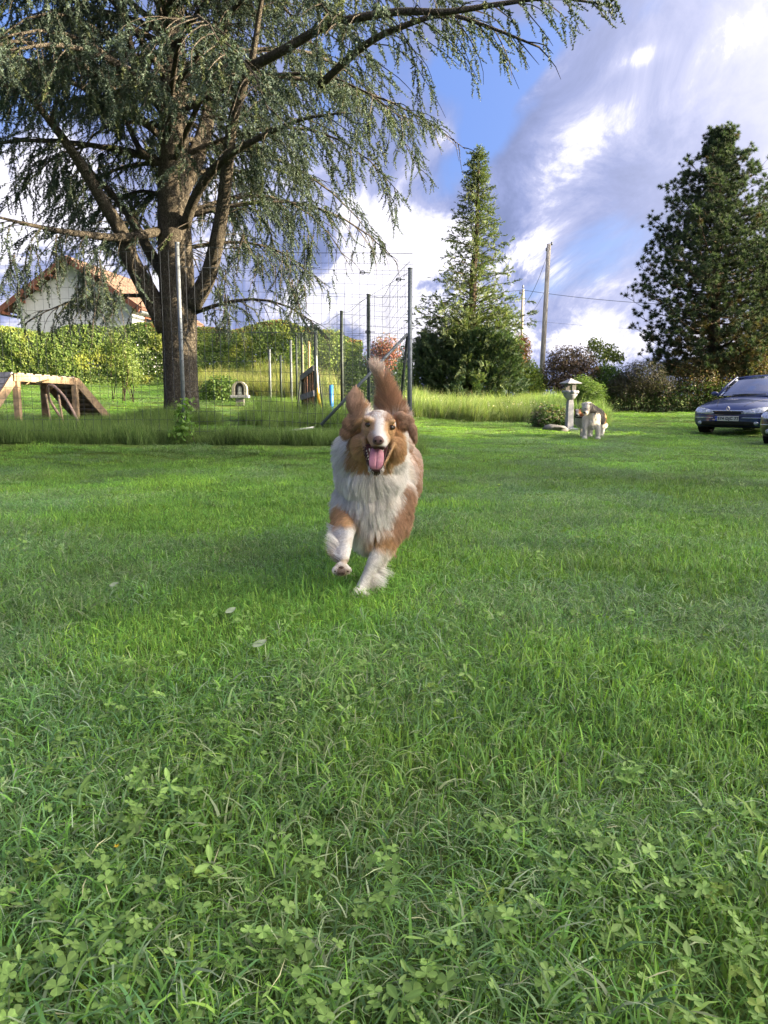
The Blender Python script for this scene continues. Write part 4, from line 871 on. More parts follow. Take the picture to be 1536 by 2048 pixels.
pole('pole', 'white ground pole lying in the long grass inside the pen', 'pole', 552, 858, 628, 855, 12.2, .018, M_WHITE)

# ------------------------------------------------------------------ wooden dog ramp
def ramp_obj():
    P1 = Vector((-6.03, 12.3, 0)); a = Vector((.48, .877, 0)).normalized(); w = Vector((-.877, .48, 0)).normalized()*.83; P2 = P1+a*1.137; zt = W(43, 748, 12.3).z; ztb = W(158, 757, P2.y).z
    root = thing('dog_ramp', 'weathered wooden dog-training ramp with slatted slopes on both sides', 'dog ramp', (P1.x, P1.y, T(P1.x, P1.y))); o = Vector(root.location)
    def V(p, z): return Vector((p.x, p.y, z))-o
    t1, t2 = zt, ztb; R = .75; e1 = P1-a*.70; e2 = P2+a*R; g1, g2 = T(e1.x, e1.y)+.02, T(e2.x, e2.y)+.02
    for s in (0, 1):
        off = w*s
        for p, zz in ((P1, t1), (P2, t2)):
            mb = MB(); mb.beam(V(p+off, T(p.x, p.y)-.05), V(p+off, zz), .095, .095, up=(0, 1, 0)); mb.build('leg', M_WOODL if s == 0 else M_WOOD, root, bevel=.006)
        mb = MB(); mb.beam(V(P1+off, t1-.055)-a*.06-w*.07*(1-2*s)*.5, V(P2+off, t2-.055)+a*.08-w*.07*(1-2*s)*.5, .045, .12); mb.build('top_rail', M_WOODL, root, bevel=.004)
        mb = MB(); mb.beam(V(P1+off, t1-.06)-a*.03, V(e1+off, g1), .05, .14, up=(0, 0, 1)); mb.build('side_rail', M_WOODL if s == 0 else M_WOOD, root, bevel=.004)
        mb = MB(); mb.beam(V(P2+off, t2-.06)+a*.05, V(e2+off, g2), .05, .14); mb.build('side_rail', M_WOODL if s == 0 else M_WOOD, root, bevel=.004)
    # deck boards (top), then sloping boards
    for k in range(7):
        p = P1.lerp(P2, (k+.5)/7); zz = t1+(t2-t1)*(k+.5)/7+.012; mb = MB(); mb.beam(V(p-w*.03, zz), V(p+w*1.03, zz), .115, .022); mb.build('board', M_WOODG, root)
    for side_, (S, E, zs, ze) in enumerate(((P1, e1, t1, g1), (P2, e2, t2, g2))):
        n = 9
        for k in range(n):
            t = (k+.5)/n; p = S.lerp(E, t); zz = zs+(ze-zs)*t+.015; sl = (V(E, ze)-V(S, zs)).normalized(); nr = sl.cross(w).normalized(); nr = nr if nr.z > 0 else -nr
            mb = MB(); mb.beam(V(p+w*.04, zz)+nr*.03, V(p+w*.97, zz)+nr*.03, .112, .022, up=nr[:]); mb.build('board', M_WOODG if side_ == 0 else M_WOOD, root)
            if 0 < k: mb = MB(); mb.beam(V(p-w*.02, zz)-nr*.012, V(p+w*1.0, zz)-nr*.012, .035, .03, up=nr[:]); mb.build('slat', M_WOODL, root)
ramp_obj()
def hoop():
    Y = 12.0; P = [W(*q) for q in ((162, 856, 12.0), (150, 830, 12), (132, 798, 12.05), (115, 778, 12.1), (103, 770, 12.2), (96, 774, 12.35), (97, 790, 12.5), (103, 806, 12.6), (120, 833, 12.7))]
    o0 = Vector(P[0]); mb = MB(); mb.tube([p-o0 for p in smooth_line(P, 4)], .022, 8); o = mb.build('bent_hoop', mat('faded_pink_hose', (.34, .23, .19), .6, var=.12), None, True); o.location = o0; tag(o, 'faded pinkish bent hoop leaning against the wooden dog ramp', 'hoop')
hoop()
pole('stake', 'thin wooden stake leaning under the ramp, left of the hoop', 'stake', 104, 856, 92, 788, 11.9, .016, M_WOODL, 6)
pole('stake', 'thin wooden stake leaning under the ramp, inside the hoop', 'stake', 128, 850, 117, 790, 11.9, .018, M_WOODL, 6)
pole('stick', 'short pale stick poking out under the ramp deck', 'stick', 73, 766, 98, 759, 12.0, .016, M_PALEP, 6)
pole('stick', 'long pale stick lying in the grass below the ramp', 'stick', 60, 865, 124, 853, 11.4, .014, M_WOODL, 6)

# ------------------------------------------------------------------ utility poles and wires
M_POLE = bark_mat('grey_pole_wood', (.30, .27, .24), (.58, .53, .46), 4, .08, .3)
def upole(label, pxb, pxt, pyt, Y, r0, r1, fittings):
    b = W(pxb, 770, Y); b.z = T(b.x, Y)-.2; t = W(pxt, pyt, Y); root = thing('utility_pole', label, 'utility pole', b); mb = MB()
    mb.tube([Vector((0, 0, 0)), (t-b)*.5, t-b], [r0, (r0+r1)/2, r1], 10); mb.build('shaft', M_POLE, root, True)
    for k, (dz, dx) in enumerate(fittings):
        mb = MB(); p = t-b+Vector((0, 0, dz)); mb.tube([p, p+Vector((dx, 0, .05))], .02, 5); mb.tube([p+Vector((dx, 0, .0)), p+Vector((dx, 0, .14))], .04, 6); mb.build('insulator', mat('insulator_%d' % k, (.25, .26, .27), .3), root, True)
    return t, root
tp1, up1 = upole('tall bare wooden utility pole rising above the dark bushes', 1081, 1098, 488, 34, .125, .095, [(-.05, .12), (-.3, -.1)])
tp2, up2 = upole('shorter thin utility pole left of the tall one, carrying the wires', 1041, 1046, 578, 38, .085, .07, [(.05, .0), (-.25, -.14)])
def wire(label, a, b, sag, r=.012):
    P = [a.lerp(b, t)+Vector((0, 0, -sag*4*t*(1-t))) for t in np.linspace(0, 1, 14)]; mb = MB(); mb.tube([p-a for p in P], r, 4); o = mb.build('overhead_wire', M_WIRE, None, True); o.location = a; tag(o, label, 'wire')
q2 = tp2+Vector((0, 0, -.05))
wire('overhead wire running right from the thin pole into the big pine', q2, W(1560, 612, 33), .25)
wire('overhead wire running left from the thin pole behind the conifer', q2, W(560, 586, 45), .3)
wire('slack wire from the tall pole top down to the thin pole', tp1-Vector((0, 0, .25)), W(1046, 612, 38), .35, .010)
wire('lower slack wire between the two utility poles', W(1093, 575, 34), W(1046, 640, 38), .25, .007)
wire('thin lower wire running right behind the big pine', W(1046, 640, 38), W(1500, 668, 36), .1, .006)

# ------------------------------------------------------------------ stone lantern, niche, stone
M_STONE = mat('cast_stone', (.25, .26, .30), .9, var=.12, scale=12, bump=.5, bscale=40); M_STONED = mat('dark_stone', (.13, .13, .13), .9, var=.15, scale=10, bump=.5)
def lantern():
    b = W(1138, 856, 18.5); b.z = T(b.x, b.y); s = 18.5/FPX; root = thing('stone_lantern', 'grey stone garden lantern with pyramid roof on a tapered column', 'stone lantern', b)
    def h(py): return W(1138, py, 18.5).z-b.z
    mb = MB(); mb.lathe((0, 0, 0), [(.24, 0), (.24, .05), (.115, .07), (.10, h(808)), (.085, h(800)), (.09, h(798))], 4, math.pi/4+.2); mb.build('column', M_STONE, root, bevel=.008)
    mb = MB(); mb.lathe((0, 0, 0), [(.085, h(799)), (.13, h(795)), (.165, h(791)), (.175, h(789)), (.165, h(788)), (.185, h(786)), (.195, h(783))], 16); mb.build('bowl', M_STONE, root, True)
    mb = MB()
    for k in range(8):
        a = k*math.pi/4+.2; mb.lathe((.135*math.cos(a), .135*math.sin(a), 0), [(.07, h(787)), (.09, h(783)), (.06, h(781))], 6)
    mb.build('scalloped_rim', M_STONE, root, True)
    for k in range(4):
        a = k*math.pi/2+.25; mb = MB(); mb.box((.115*math.cos(a), .115*math.sin(a), (h(783)+h(767))/2), (.05, .05, h(767)-h(783)), Matrix.Rotation(a, 3, 'Z')); mb.build('lantern_post', M_STONED, root)
    mb = MB(); mb.lathe((0, 0, 0), [(.275, h(767.5)), (.28, h(766)), (.12, h(761)), (.03, h(757.5)), (.012, h(756.5))], 4, math.pi/4+.35); mb.build('roof', M_STONE, root)
    # boulder
    V, F = ICO2; P = V*np.array([.34, .22, .12]); P += (fbm(V, 2, 2)[:, None]-.5)*.12; me = mesh_np('boulder', P, F, M_STONED); o = obj('boulder', me); bb = W(1112, 858, 18.2); o.location = (bb.x, bb.y, T(bb.x, bb.y)+.05); tag(o, 'low grey stone lying left of the lantern column', 'stone')
lantern()
def niche():
    Y = 19.0; b = W(480, 790, Y); root = thing('stone_niche', 'small arched pale stone niche on a plinth in the weeds', 'garden ornament', b); mb = MB()
    h0, n = .15, 12; out = [(-.19, 0), (-.19, h0)]+[(.19*math.cos(t), h0+.19*math.sin(t)) for t in np.linspace(math.pi, 0, n)][1:-1]+[(.19, h0), (.19, 0)]; inn = [(x*.62, min(z, z*.9)) if False else (x*.62, z*.86+.02 if z > 0 else .0) for x, z in out]
    V = [(x, -.09, z) for x, z in out]+[(x, -.09, z) for x, z in inn]+[(x, .09, z) for x, z in out]+[(x, .09, z) for x, z in inn]; m = len(out); F = []
    for i in range(m-1): F += [(i, i+1, m+i+1, m+i), (2*m+i+1, 2*m+i, 3*m+i, 3*m+i+1), (i, 2*m+i, 2*m+i+1, i+1), (m+i, m+i+1, 3*m+i+1, 3*m+i)]
    mb.add(V, F); mb.build('arch', mat('pale_stone', (.27, .265, .23), .9, var=.12, bump=.4), root)
    mb = MB(); mb.box((0, .08, .15), (.30, .02, .30)); mb.build('back_plate', M_STONED, root)
    mb = MB(); mb.lathe((0, 0, .0), [(.06, 0), (.07, .05), (.05, .12), (.055, .16), (.035, .21), (.005, .225)], 10); mb.build('figure', mat('white_stone', (.55, .55, .52), .9, var=.08), root, True)
    mb = MB(); mb.box((0, 0, -.04), (.46, .26, .07)); mb.build('plinth', M_STONE, root, bevel=.01)
    g = T(b.x, b.y)-b.z-.05
    mb = MB(); mb.box((0, 0, (g-.08)/2), (.20, .16, -g-.08)); mb.build('stand', M_STONED, root)
niche()

# ------------------------------------------------------------------ cars
def car_paint(name, col, flake=.3):
    m = new_mat(name); t = m.node_tree; b = bsdf_of(m); tcn = nd(t, 'ShaderNodeTexCoord'); f = noise_n(t, tcn.outputs['Object'], 3, 4, .6); c = ramp(t, f, [(.3, tuple(q*.9 for q in col)), (.7, tuple(q*1.12 for q in col))])
    dirt = ramp(t, noise_n(t, tcn.outputs['Object'], 9, 5, .7), [(.5, 0), (.75, .12)]); c = mixc(t, dirt, c, (.16, .15, .13)); t.links.new(c, b.inputs['Base Color'])
    b.inputs['Metallic'].default_value = flake; b.inputs['Roughness'].default_value = .32; b.inputs['Coat Weight'].default_value = 1.0; b.inputs['Coat Roughness'].default_value = .04; return m
M_BLK = mat('black_plastic', (.012, .012, .013), .5, var=.1); M_TYRE = mat('tyre_rubber', (.018, .018, .018), .85, var=.1, bump=.3); M_RIM = mat('alloy_rim', (.35, .36, .38), .35, .8, var=.05)
M_CHROME = mat('chrome', (.62, .64, .68), .12, 1.0, var=.02); M_PLATE = mat('plate_white', (.62, .62, .58), .4, var=.02); M_INK = mat('plate_ink', (.012, .012, .015), .5, var=.02); M_EUB = mat('plate_blue', (.02, .07, .42), .4, var=.02)
def glass_mat():
    m = new_mat('car_glass'); t = m.node_tree; b = bsdf_of(m); b.inputs['Base Color'].default_value = (.02, .03, .10, 1); b.inputs['Roughness'].default_value = .03; b.inputs['Specular IOR Level'].default_value = 1.0; b.inputs['IOR'].default_value = 2.3; b.inputs['Coat Weight'].default_value = 1.0; b.inputs['Coat IOR'].default_value = 1.9; b.inputs['Coat Roughness'].default_value = .02
    tr = nd(t, 'ShaderNodeBsdfTransparent'); mx = nd(t, 'ShaderNodeMixShader'); mx.inputs[0].default_value = .92; t.links.new(tr.outputs[0], mx.inputs[1]); t.links.new(b.outputs[0], mx.inputs[2]); t.links.new(mx.outputs[0], t.nodes['Material Output'].inputs[0]); return m
M_CGLASS = glass_mat()
def lamp_mat():
    m = new_mat('headlamp_lens'); t = m.node_tree; b = bsdf_of(m); tcn = nd(t, 'ShaderNodeTexCoord'); f = noise_n(t, tcn.outputs['Object'], 22, 3, .6); t.links.new(ramp(t, f, [(.35, (.22, .24, .27)), (.6, (.62, .66, .72))]), b.inputs['Base Color']); b.inputs['Metallic'].default_value = .45; b.inputs['Roughness'].default_value = .15; b.inputs['Coat Weight'].default_value = 1.0; return m
M_LAMP = lamp_mat()

def car(label, loc, rz, paint, plate=None, fog_low=True):
    root = thing('parked_car', label, 'car', loc, rz)
    # body: stations along the length (front bumper at y=0), half outline from the sill to the centre of the top
    st = [  # y, half width, z bottom, z side-shoulder, z top centre
        (.00, .52, .30, .50, .56), (.02, .66, .24, .53, .61), (.08, .77, .21, .58, .66), (.20, .84, .20, .63, .735), (.40, .875, .20, .70, .80), (.70, .885, .20, .76, .865), (1.05, .885, .20, .81, .92),
        (1.40, .885, .19, .855, .965), (1.8, .885, .19, .88, .975), (2.6, .885, .19, .90, .98), (3.4, .88, .20, .92, .99), (4.0, .85, .22, .93, 1.0), (4.4, .79, .26, .92, .98), (4.55, .66, .32, .86, .92)]
    prof = [(0, 0.0, 0), (.82, 0.0, 0), (.96, .10, 0), (1.0, .38, 0), (1.0, .68, 0), (.985, .90, 0), (.93, 1.0, 0), (.80, 1.0, .35), (.55, 1.0, .72), (.28, 1.0, .93), (0, 1.0, 1.0)]
    V, F = [], []; npf = len(prof)
    for y, w, zb, zs, zt in st:
        row = []
        for a, bz, c in prof: row.append((a*w, y, zb+(zs-zb)*bz+(zt-zs)*c))
        full = row+[(-x, yy, z) for x, yy, z in row[1:-1]][::-1]; V += full
    m = len(full)
    for i in range(len(st)-1):
        for k in range(m): F.append((i*m+k, i*m+(k+1) % m, (i+1)*m+(k+1) % m, (i+1)*m+k))
    F.append(tuple(range(m))); F.append(tuple((len(st)-1)*m+k for k in range(m))[::-1])
    me = bpy.data.meshes.new('body'); me.from_pydata(V, [], F); bm = bmesh.new(); bm.from_mesh(me); bmesh.ops.recalc_face_normals(bm, faces=bm.faces); 
    cr = bm.edges.layers.float.get('crease_edge') or bm.edges.layers.float.new('crease_edge')
    bmesh.ops.subdivide_edges(bm, edges=[], cuts=1); bm.to_mesh(me); bm.free(); me.materials.append(paint); me.polygons.foreach_set('use_smooth', np.ones(len(me.polygons), bool))
    body = obj('body', me, root); ss = body.modifiers.new('smooth', 'SUBSURF'); ss.levels = ss.render_levels = 2
    # wheel arches cut as dark discs + wheels
    dg = bpy.context.evaluated_depsgraph_get(); ev = body.evaluated_get(dg); em = ev.to_mesh(); bv = BVHTree.FromPolygons([v.co[:] for v in em.vertices], [p.vertices[:] for p in em.polygons]); ev.to_mesh_clear()
    def patch(name, poly, mt, off=.006, d=Vector((0, 1, 0)), org=-1.0, nx=14, nz=6, parent=root, thick=0):
        """poly: list of (x, zlow, zhigh) columns projected on the front"""
        xs = [p[0] for p in poly]; Vv = []; 
        for i in range(nx+1):
            x = xs[0]+(xs[-1]-xs[0])*i/nx; zl = np.interp(x, xs, [p[1] for p in poly]); zh = np.interp(x, xs, [p[2] for p in poly])
            for j in range(nz+1):
                z = zl+(zh-zl)*j/nz; hit, nrm, _, _ = bv.ray_cast(Vector((x, org, z)), d)
                if hit is None: hit, nrm = Vector((x, 1.0, z)), -d
                Vv.append(hit+nrm*(off if nrm.dot(d) < 0 else -off))
        Ff = [(i*(nz+1)+j, (i+1)*(nz+1)+j, (i+1)*(nz+1)+j+1, i*(nz+1)+j+1) for i in range(nx) for j in range(nz)]
        mb = MB(); mb.add(Vv, Ff); o = mb.build(name, mt, parent, True); s = o.modifiers.new('thickness', 'SOLIDIFY'); s.thickness = .01; s.offset = -1; return o
    patch('bonnet_band', [(-.62, .575, .60), (0, .575, .605), (.62, .575, .60)], M_CHROME, .008, nz=2)
    patch('grille', [(-.34, .535, .575), (-.28, .505, .578), (0, .500, .580), (.28, .505, .578), (.34, .535, .575)], M_BLK, .010)
    for s in (-1, 1):
        pl = [(.30, .530, .555), (.38, .515, .600), (.58, .520, .645), (.72, .535, .675), (.80, .555, .675), (.835, .585, .64)]
        if s < 0: pl = [(-x, a, c) for x, a, c in pl][::-1]
        hd = patch('headlight', pl, M_LAMP, .010)
        c = bv.ray_cast(Vector((s*.52, -1, .565)), Vector((0, 1, 0)))[0]; mb = MB(); mb.lathe((c.x, 0, 0), [(.0, 0)], 3) if False else None
        mb = MB(); ring = [c+Vector((.048*math.cos(t), -.016, .034*math.sin(t))) for t in np.linspace(0, 6.283, 13)]; mb.tube(ring, .006, 5, False); mb.build('lamp_ring', M_CHROME, hd, True)
        c = bv.ray_cast(Vector((s*.62, -1, .315)), Vector((0, 1, 0)))[0]; mb = MB()
        disc = [(0, -.022), (.040, -.018), (.052, -.006), (.05, .02)]; Vd = []; k = 14
        for r, yy in disc: Vd += [c+Vector((r*math.cos(2*math.pi*q/k), yy, r*.85*math.sin(2*math.pi*q/k))) for q in range(k)]
        mb.add(Vd, [(i*k+q, i*k+(q+1) % k, (i+1)*k+(q+1) % k, (i+1)*k+q) for i in range(3) for q in range(k)]); mb.build('fog_light', M_LAMP, root, True)
    patch('lower_intake', [(-.60, .265, .335), (-.5, .25, .355), (.5, .25, .355), (.60, .265, .335)], M_BLK, .008)
    patch('bumper_trim', [(-.80, .425, .440), (-.32, .425, .440)], M_CHROME, .008, nz=1); patch('bumper_trim', [(.32, .425, .440), (.80, .425, .440)], M_CHROME, .008, nz=1)
    patch('bumper_lip', [(-.74, .225, .238), (0, .222, .236), (.74, .225, .238)], M_BLK, .014, nz=1)
    patch('bumper_seam', [(-.82, .488, .494), (0, .470, .477), (.82, .488, .494)], M_BLK, .003, nz=1, nx=24)
    # bonnet creases
    for s in (-1, 1):
        mb = MB(); Pp = []
        for t in np.linspace(0, 1, 14):
            x = s*(.30+.42*t); y = .14+1.28*t; h = bv.ray_cast(Vector((x, y, 2)), Vector((0, 0, -1)))[0]; Pp.append(h+Vector((0, 0, -.002)))
        mb.tube(Pp, .006, 5); mb.build('bonnet_seam', M_BLK, root, True)
    # badge: open diamond
    c = bv.ray_cast(Vector((0, -1, .622)), Vector((0, 1, 0)))[0]+Vector((0, -.022, .012)); mb = MB(); dm = [(0, .052), (.036, 0), (0, -.052), (-.036, 0), (0, .052)]
    for i in range(4): a_, b_ = dm[i], dm[i+1]; mb.beam(c+Vector((a_[0], 0, a_[1])), c+Vector((b_[0], 0, b_[1])), .016, .016, up=(0, 1, 0))
    mb.build('badge', M_CHROME, root)
    if plate:
        y = bv.ray_cast(Vector((0, -1, .415)), Vector((0, 1, 0)))[0].y-.02; mb = MB(); mb.box((0, y, .415), (.52, .014, .112)); pl = mb.build('number_plate', M_PLATE, root, bevel=.004)
        mb = MB(); mb.box((-.236, y-.009, .415), (.046, .004, .108)); mb.build('plate_band', M_EUB, pl)
        for txt, x, sz, mt in ((plate, .030, .090, M_INK), ('F', -.236, .04, M_PLATE)):
            fc = bpy.data.curves.new('plate_text', 'FONT'); fc.body = txt; fc.size = sz; fc.align_x = 'CENTER'; fc.align_y = 'CENTER'; fc.extrude = .001; fc.offset = .0016 if sz > .05 else 0; fc.space_character = 1.08
            to = bpy.data.objects.new('plate_text', fc); dg = bpy.context.evaluated_depsgraph_get(); COL.objects.link(to); dg.update(); tm = bpy.data.meshes.new_from_object(to.evaluated_get(bpy.context.evaluated_depsgraph_get())); COL.objects.unlink(to)
            if not tm.materials: tm.materials.append(mt)
            else: tm.materials[0] = mt
            t2 = obj('lettering', tm, pl); t2.location = (x, y-.0125, .415 if sz > .05 else .395); t2.rotation_euler = (math.pi/2, 0, 0); 
    # cabin: pillars, roof, glass
    def X(s, w): return s*w
    base = dict(fl=(.76, 1.22, .93), fr=(.60, 1.95, 1.39), rr=(.60, 3.35, 1.41), rl=(.74, 4.15, .99), b=(.80, 2.0, .92), mb=(.81, 2.75, .93), mt=(.615, 2.65, 1.415))
    mb = MB(); rows = []
    for y, w, z, cz in ((1.93, .575, 1.375, .035), (2.2, .60, 1.41, .04), (2.7, .61, 1.425, .04), (3.2, .60, 1.415, .04), (3.45, .575, 1.385, .03)):
        rows.append([(w*u, y-(.06*(1-u*u) if y < 2 else 0), z+cz*(1-u*u)) for u in np.linspace(-1, 1, 9)])
    Vr = [p for r_ in rows for p in r_]; Fr = [(i*9+k, i*9+k+1, (i+1)*9+k+1, (i+1)*9+k) for i in range(4) for k in range(8)]; mb.add(Vr, Fr); ro = mb.build('roof', paint, root, True); s_ = ro.modifiers.new('thickness', 'SOLIDIFY'); s_.thickness = .03
    # windscreen, curved
    def sheet(name, rows_, mt, th=.006):
        w_ = len(rows_[0]); mb = MB(); mb.add([p for r_ in rows_ for p in r_], [(i*w_+k, i*w_+k+1, (i+1)*w_+k+1, (i+1)*w_+k) for i in range(len(rows_)-1) for k in range(w_-1)]); o = mb.build(name, mt, root, True); q = o.modifiers.new('thickness', 'SOLIDIFY'); q.thickness = th; return o
    us = np.linspace(-1, 1, 11)
    ws = [[((.74-.17*t)*u, 1.12+.16*u*u*1.2+(.78-.06)*t, .945+.455*t-.02*u*u+.03*math.sin(t*math.pi)) for u in us] for t in np.linspace(0, 1, 6)]; sheet('windscreen', ws, M_CGLASS)
    rw = [[((.56+.14*t)*u, 3.45+.60*t-.08*u*u, 1.40-.42*t-.01*u*u) for u in us] for t in np.linspace(0, 1, 4)]; sheet('rear_window', rw, M_CGLASS)
    for s in (-1, 1):
        for nm, pts4 in (('side_window', [(1.55, 2.05, 2.66), (2.66)]),):
            pass
        def sp_(y, t): return (s*(.80-.20*t), y, .93+.47*t)
        sheet('side_window', [[sp_(1.45+.60*t, t), sp_(2.62+.02*t, t)] for t in (0.02, .5, .97)], M_CGLASS)
        sheet('side_window', [[sp_(2.70, t), sp_(3.75-.45*t, t)] for t in (0.02, .5, .97)], M_CGLASS)
        mb = MB(); mb.tube([(s*.755, 1.26, .93), (s*.665, 1.62, 1.20), (s*.585, 1.97, 1.385)], .028, 6); mb.build('windscreen_pillar', paint, root, True)
        mb = MB(); mb.beam(sp_(2.66, 0), sp_(2.65, 1), .07, .05); mb.build('door_pillar', M_BLK, root); mb = MB(); mb.tube([sp_(3.95, -.02), sp_(3.42, .97)], .05, 6); mb.build('rear_pillar', paint, root, True)
        # mirror
        V2, F2 = ICO2; P = V2*np.array([.095, .05, .062]); P[:, 1] = np.where(P[:, 1] > 0, P[:, 1]*.4, P[:, 1]); mi = obj('wing_mirror', mesh_np('wing_mirror', P+np.array([s*.97, 1.62, .985]), F2, paint), root)
        mb = MB(); mb.beam((s*.80, 1.62, .95), (s*.92, 1.62, .965), .05, .03); mb.build('mirror_arm', M_BLK, mi)
        for yw in (.88, 3.62):
            # arch and wheel
            mb = MB(); Vd = []; k = 20
            arc = [(s*.80, .0), (s*.892, .355), (s*.898, .37), (s*.80, .375)]
            mb.add([Vector((s*.893, yw+.345*math.cos(t), .33+.345*math.sin(t))) for t in np.linspace(0, 6.283, 21)[:-1]]+[Vector((s*.80, yw+.345*math.cos(t), .33+.345*math.sin(t))) for t in np.linspace(0, 6.283, 21)[:-1]], [tuple(range(20))]+[(q, (q+1) % 20, 20+(q+1) % 20, 20+q) for q in range(20)]); mb.build('wheel_arch', M_BLK, root)
            mb = MB(); prof_t = [(.20, -.09), (.29, -.10), (.318, -.07), (.322, 0), (.318, .07), (.29, .10), (.20, .09)]; V3 = []; k = 28
            for r_, xx in prof_t: V3 += [(s*.815+xx, yw+r_*math.cos(2*math.pi*q/k), .32+r_*math.sin(2*math.pi*q/k)) for q in range(k)]
            mb.add(V3, [(i*k+q, i*k+(q+1) % k, (i+1)*k+(q+1) % k, (i+1)*k+q) for i in range(6) for q in range(k)]); wh = mb.build('wheel', M_TYRE, root, True)
            mb = MB(); mb.add([(s*.895, yw+.06*math.cos(2*math.pi*q/12), .32+.06*math.sin(2*math.pi*q/12)) for q in range(12)], [tuple(range(12))])
            for q in range(7): t = 2*math.pi*q/7; mb.beam((s*.895, yw+.03*math.cos(t), .32+.03*math.sin(t)), (s*.905, yw+.195*math.cos(t), .32+.195*math.sin(t)), .05, .02, up=(1, 0, 0))
            ringp = [Vector((s*.90, yw+.198*math.cos(t), .32+.198*math.sin(t))) for t in np.linspace(0, 6.283, 25)]; mb.tube(ringp, .014, 5, False); mb.build('rim', M_RIM, wh, True)
        for (ya, yb) in ((1.5, 2.66), (2.68, 3.5)):
            mb = MB(); mb.box((s*.895, yb-.13, .80), (.02, .14, .03)); mb.build('door_handle', M_BLK, root)
    # wipers, dashboard, seats
    for s in (-1, 1):
        mb = MB(); mb.tube([(s*.1-.25, 1.13, .955), (s*.1+.30, 1.16, .975)], .008, 5); mb.build('wiper', M_BLK, root, True)
        mb = MB(); mb.box((s*.36, 2.35, .85), (.46, .14, .62)); mb.box((s*.36, 2.35, 1.22), (.24, .10, .16)); mb.build('seat', mat('seat_cloth', (.05, .05, .055), .9), root, bevel=.03)
    return root
M_NAVY = car_paint('navy_paint', (.017, .034, .135)); M_DARKP = car_paint('black_green_paint', (.012, .016, .018))
car('dark blue parked car with pale headlights and French plate, facing the lawn', (7.78, 16.9, T(8.2, 18)-.02), math.radians(-46), M_NAVY, '574 DJC 77')
car('black parked car of which only the front corner shows at the right edge', (7.32, 12.9, T(7.6, 14)-.02), math.radians(-46), M_DARKP)
# ------------------------------------------------------------------ dogs
def fur_mat(name):
    m = new_mat(name); t = m.node_tree; b = bsdf_of(m); a = nd(t, 'ShaderNodeAttribute', attribute_name='Col'); t.links.new(a.outputs['Color'], b.inputs['Base Color'])
    b.inputs['Roughness'].default_value = .55; b.inputs['Specular IOR Level'].default_value = .25; tr = nd(t, 'ShaderNodeBsdfTranslucent'); t.links.new(a.outputs['Color'], tr.inputs[0])
    mx = nd(t, 'ShaderNodeMixShader'); mx.inputs[0].default_value = .35; t.links.new(b.outputs[0], mx.inputs[1]); t.links.new(tr.outputs[0], mx.inputs[2]); t.links.new(mx.outputs[0], t.nodes['Material Output'].inputs[0]); return m
M_FUR = fur_mat('fur'); 
def body_mesh(name, groups, voxel, smooth_it, parent, org, colfn, M=M_FUR):
    """groups: {tag: [(centre, (rx,ry,rz)), ...]} -> one continuous skin"""
    Vs, Fs, n = [], [], 0; V0, F0 = ICO3
    for g in groups:
        for c, r in g['s']:
            V = V0*np.array(r)+np.array(c[:])-np.array(org); Vs.append(V); Fs.append(F0+n); n += len(V0)
    me = mesh_np(name+'_src', np.concatenate(Vs), np.concatenate(Fs), M); o = bpy.data.objects.new(name+'_src', me); COL.objects.link(o)
    rm = o.modifiers.new('r', 'REMESH'); rm.mode = 'VOXEL'; rm.voxel_size = voxel; sm = o.modifiers.new('s', 'SMOOTH'); sm.factor = .5; sm.iterations = smooth_it
    dg = bpy.context.evaluated_depsgraph_get(); dg.update(); out = bpy.data.meshes.new_from_object(o.evaluated_get(bpy.context.evaluated_depsgraph_get())); bpy.data.objects.remove(o); out.name = name
    n = len(out.vertices); P = np.empty(n*3, np.float32); out.vertices.foreach_get('co', P); P = P.reshape(-1, 3)+np.array(org); C = colfn(P, np.zeros(n))
    ca = out.color_attributes.new('Col', 'FLOAT_COLOR', 'POINT'); c4 = np.ones((n, 4), np.float32); c4[:, :3] = C*.8; ca.data.foreach_set('color', c4.ravel())
    out.polygons.foreach_set('use_smooth', np.ones(len(out.polygons), bool)); out.materials.clear(); out.materials.append(M); return obj(name, out, parent)
def nearest_group(P, groups):
    best = np.full(len(P), 1e9); idx = np.zeros(len(P), int)
    for gi, g in enumerate(groups):
        for c, r in g['s']:
            q = (P-np.array(c[:]))/np.array(r); d = (np.linalg.norm(q, axis=1)-1)*min(r); m = d < best; best[m] = d[m]; idx[m] = gi
    return idx
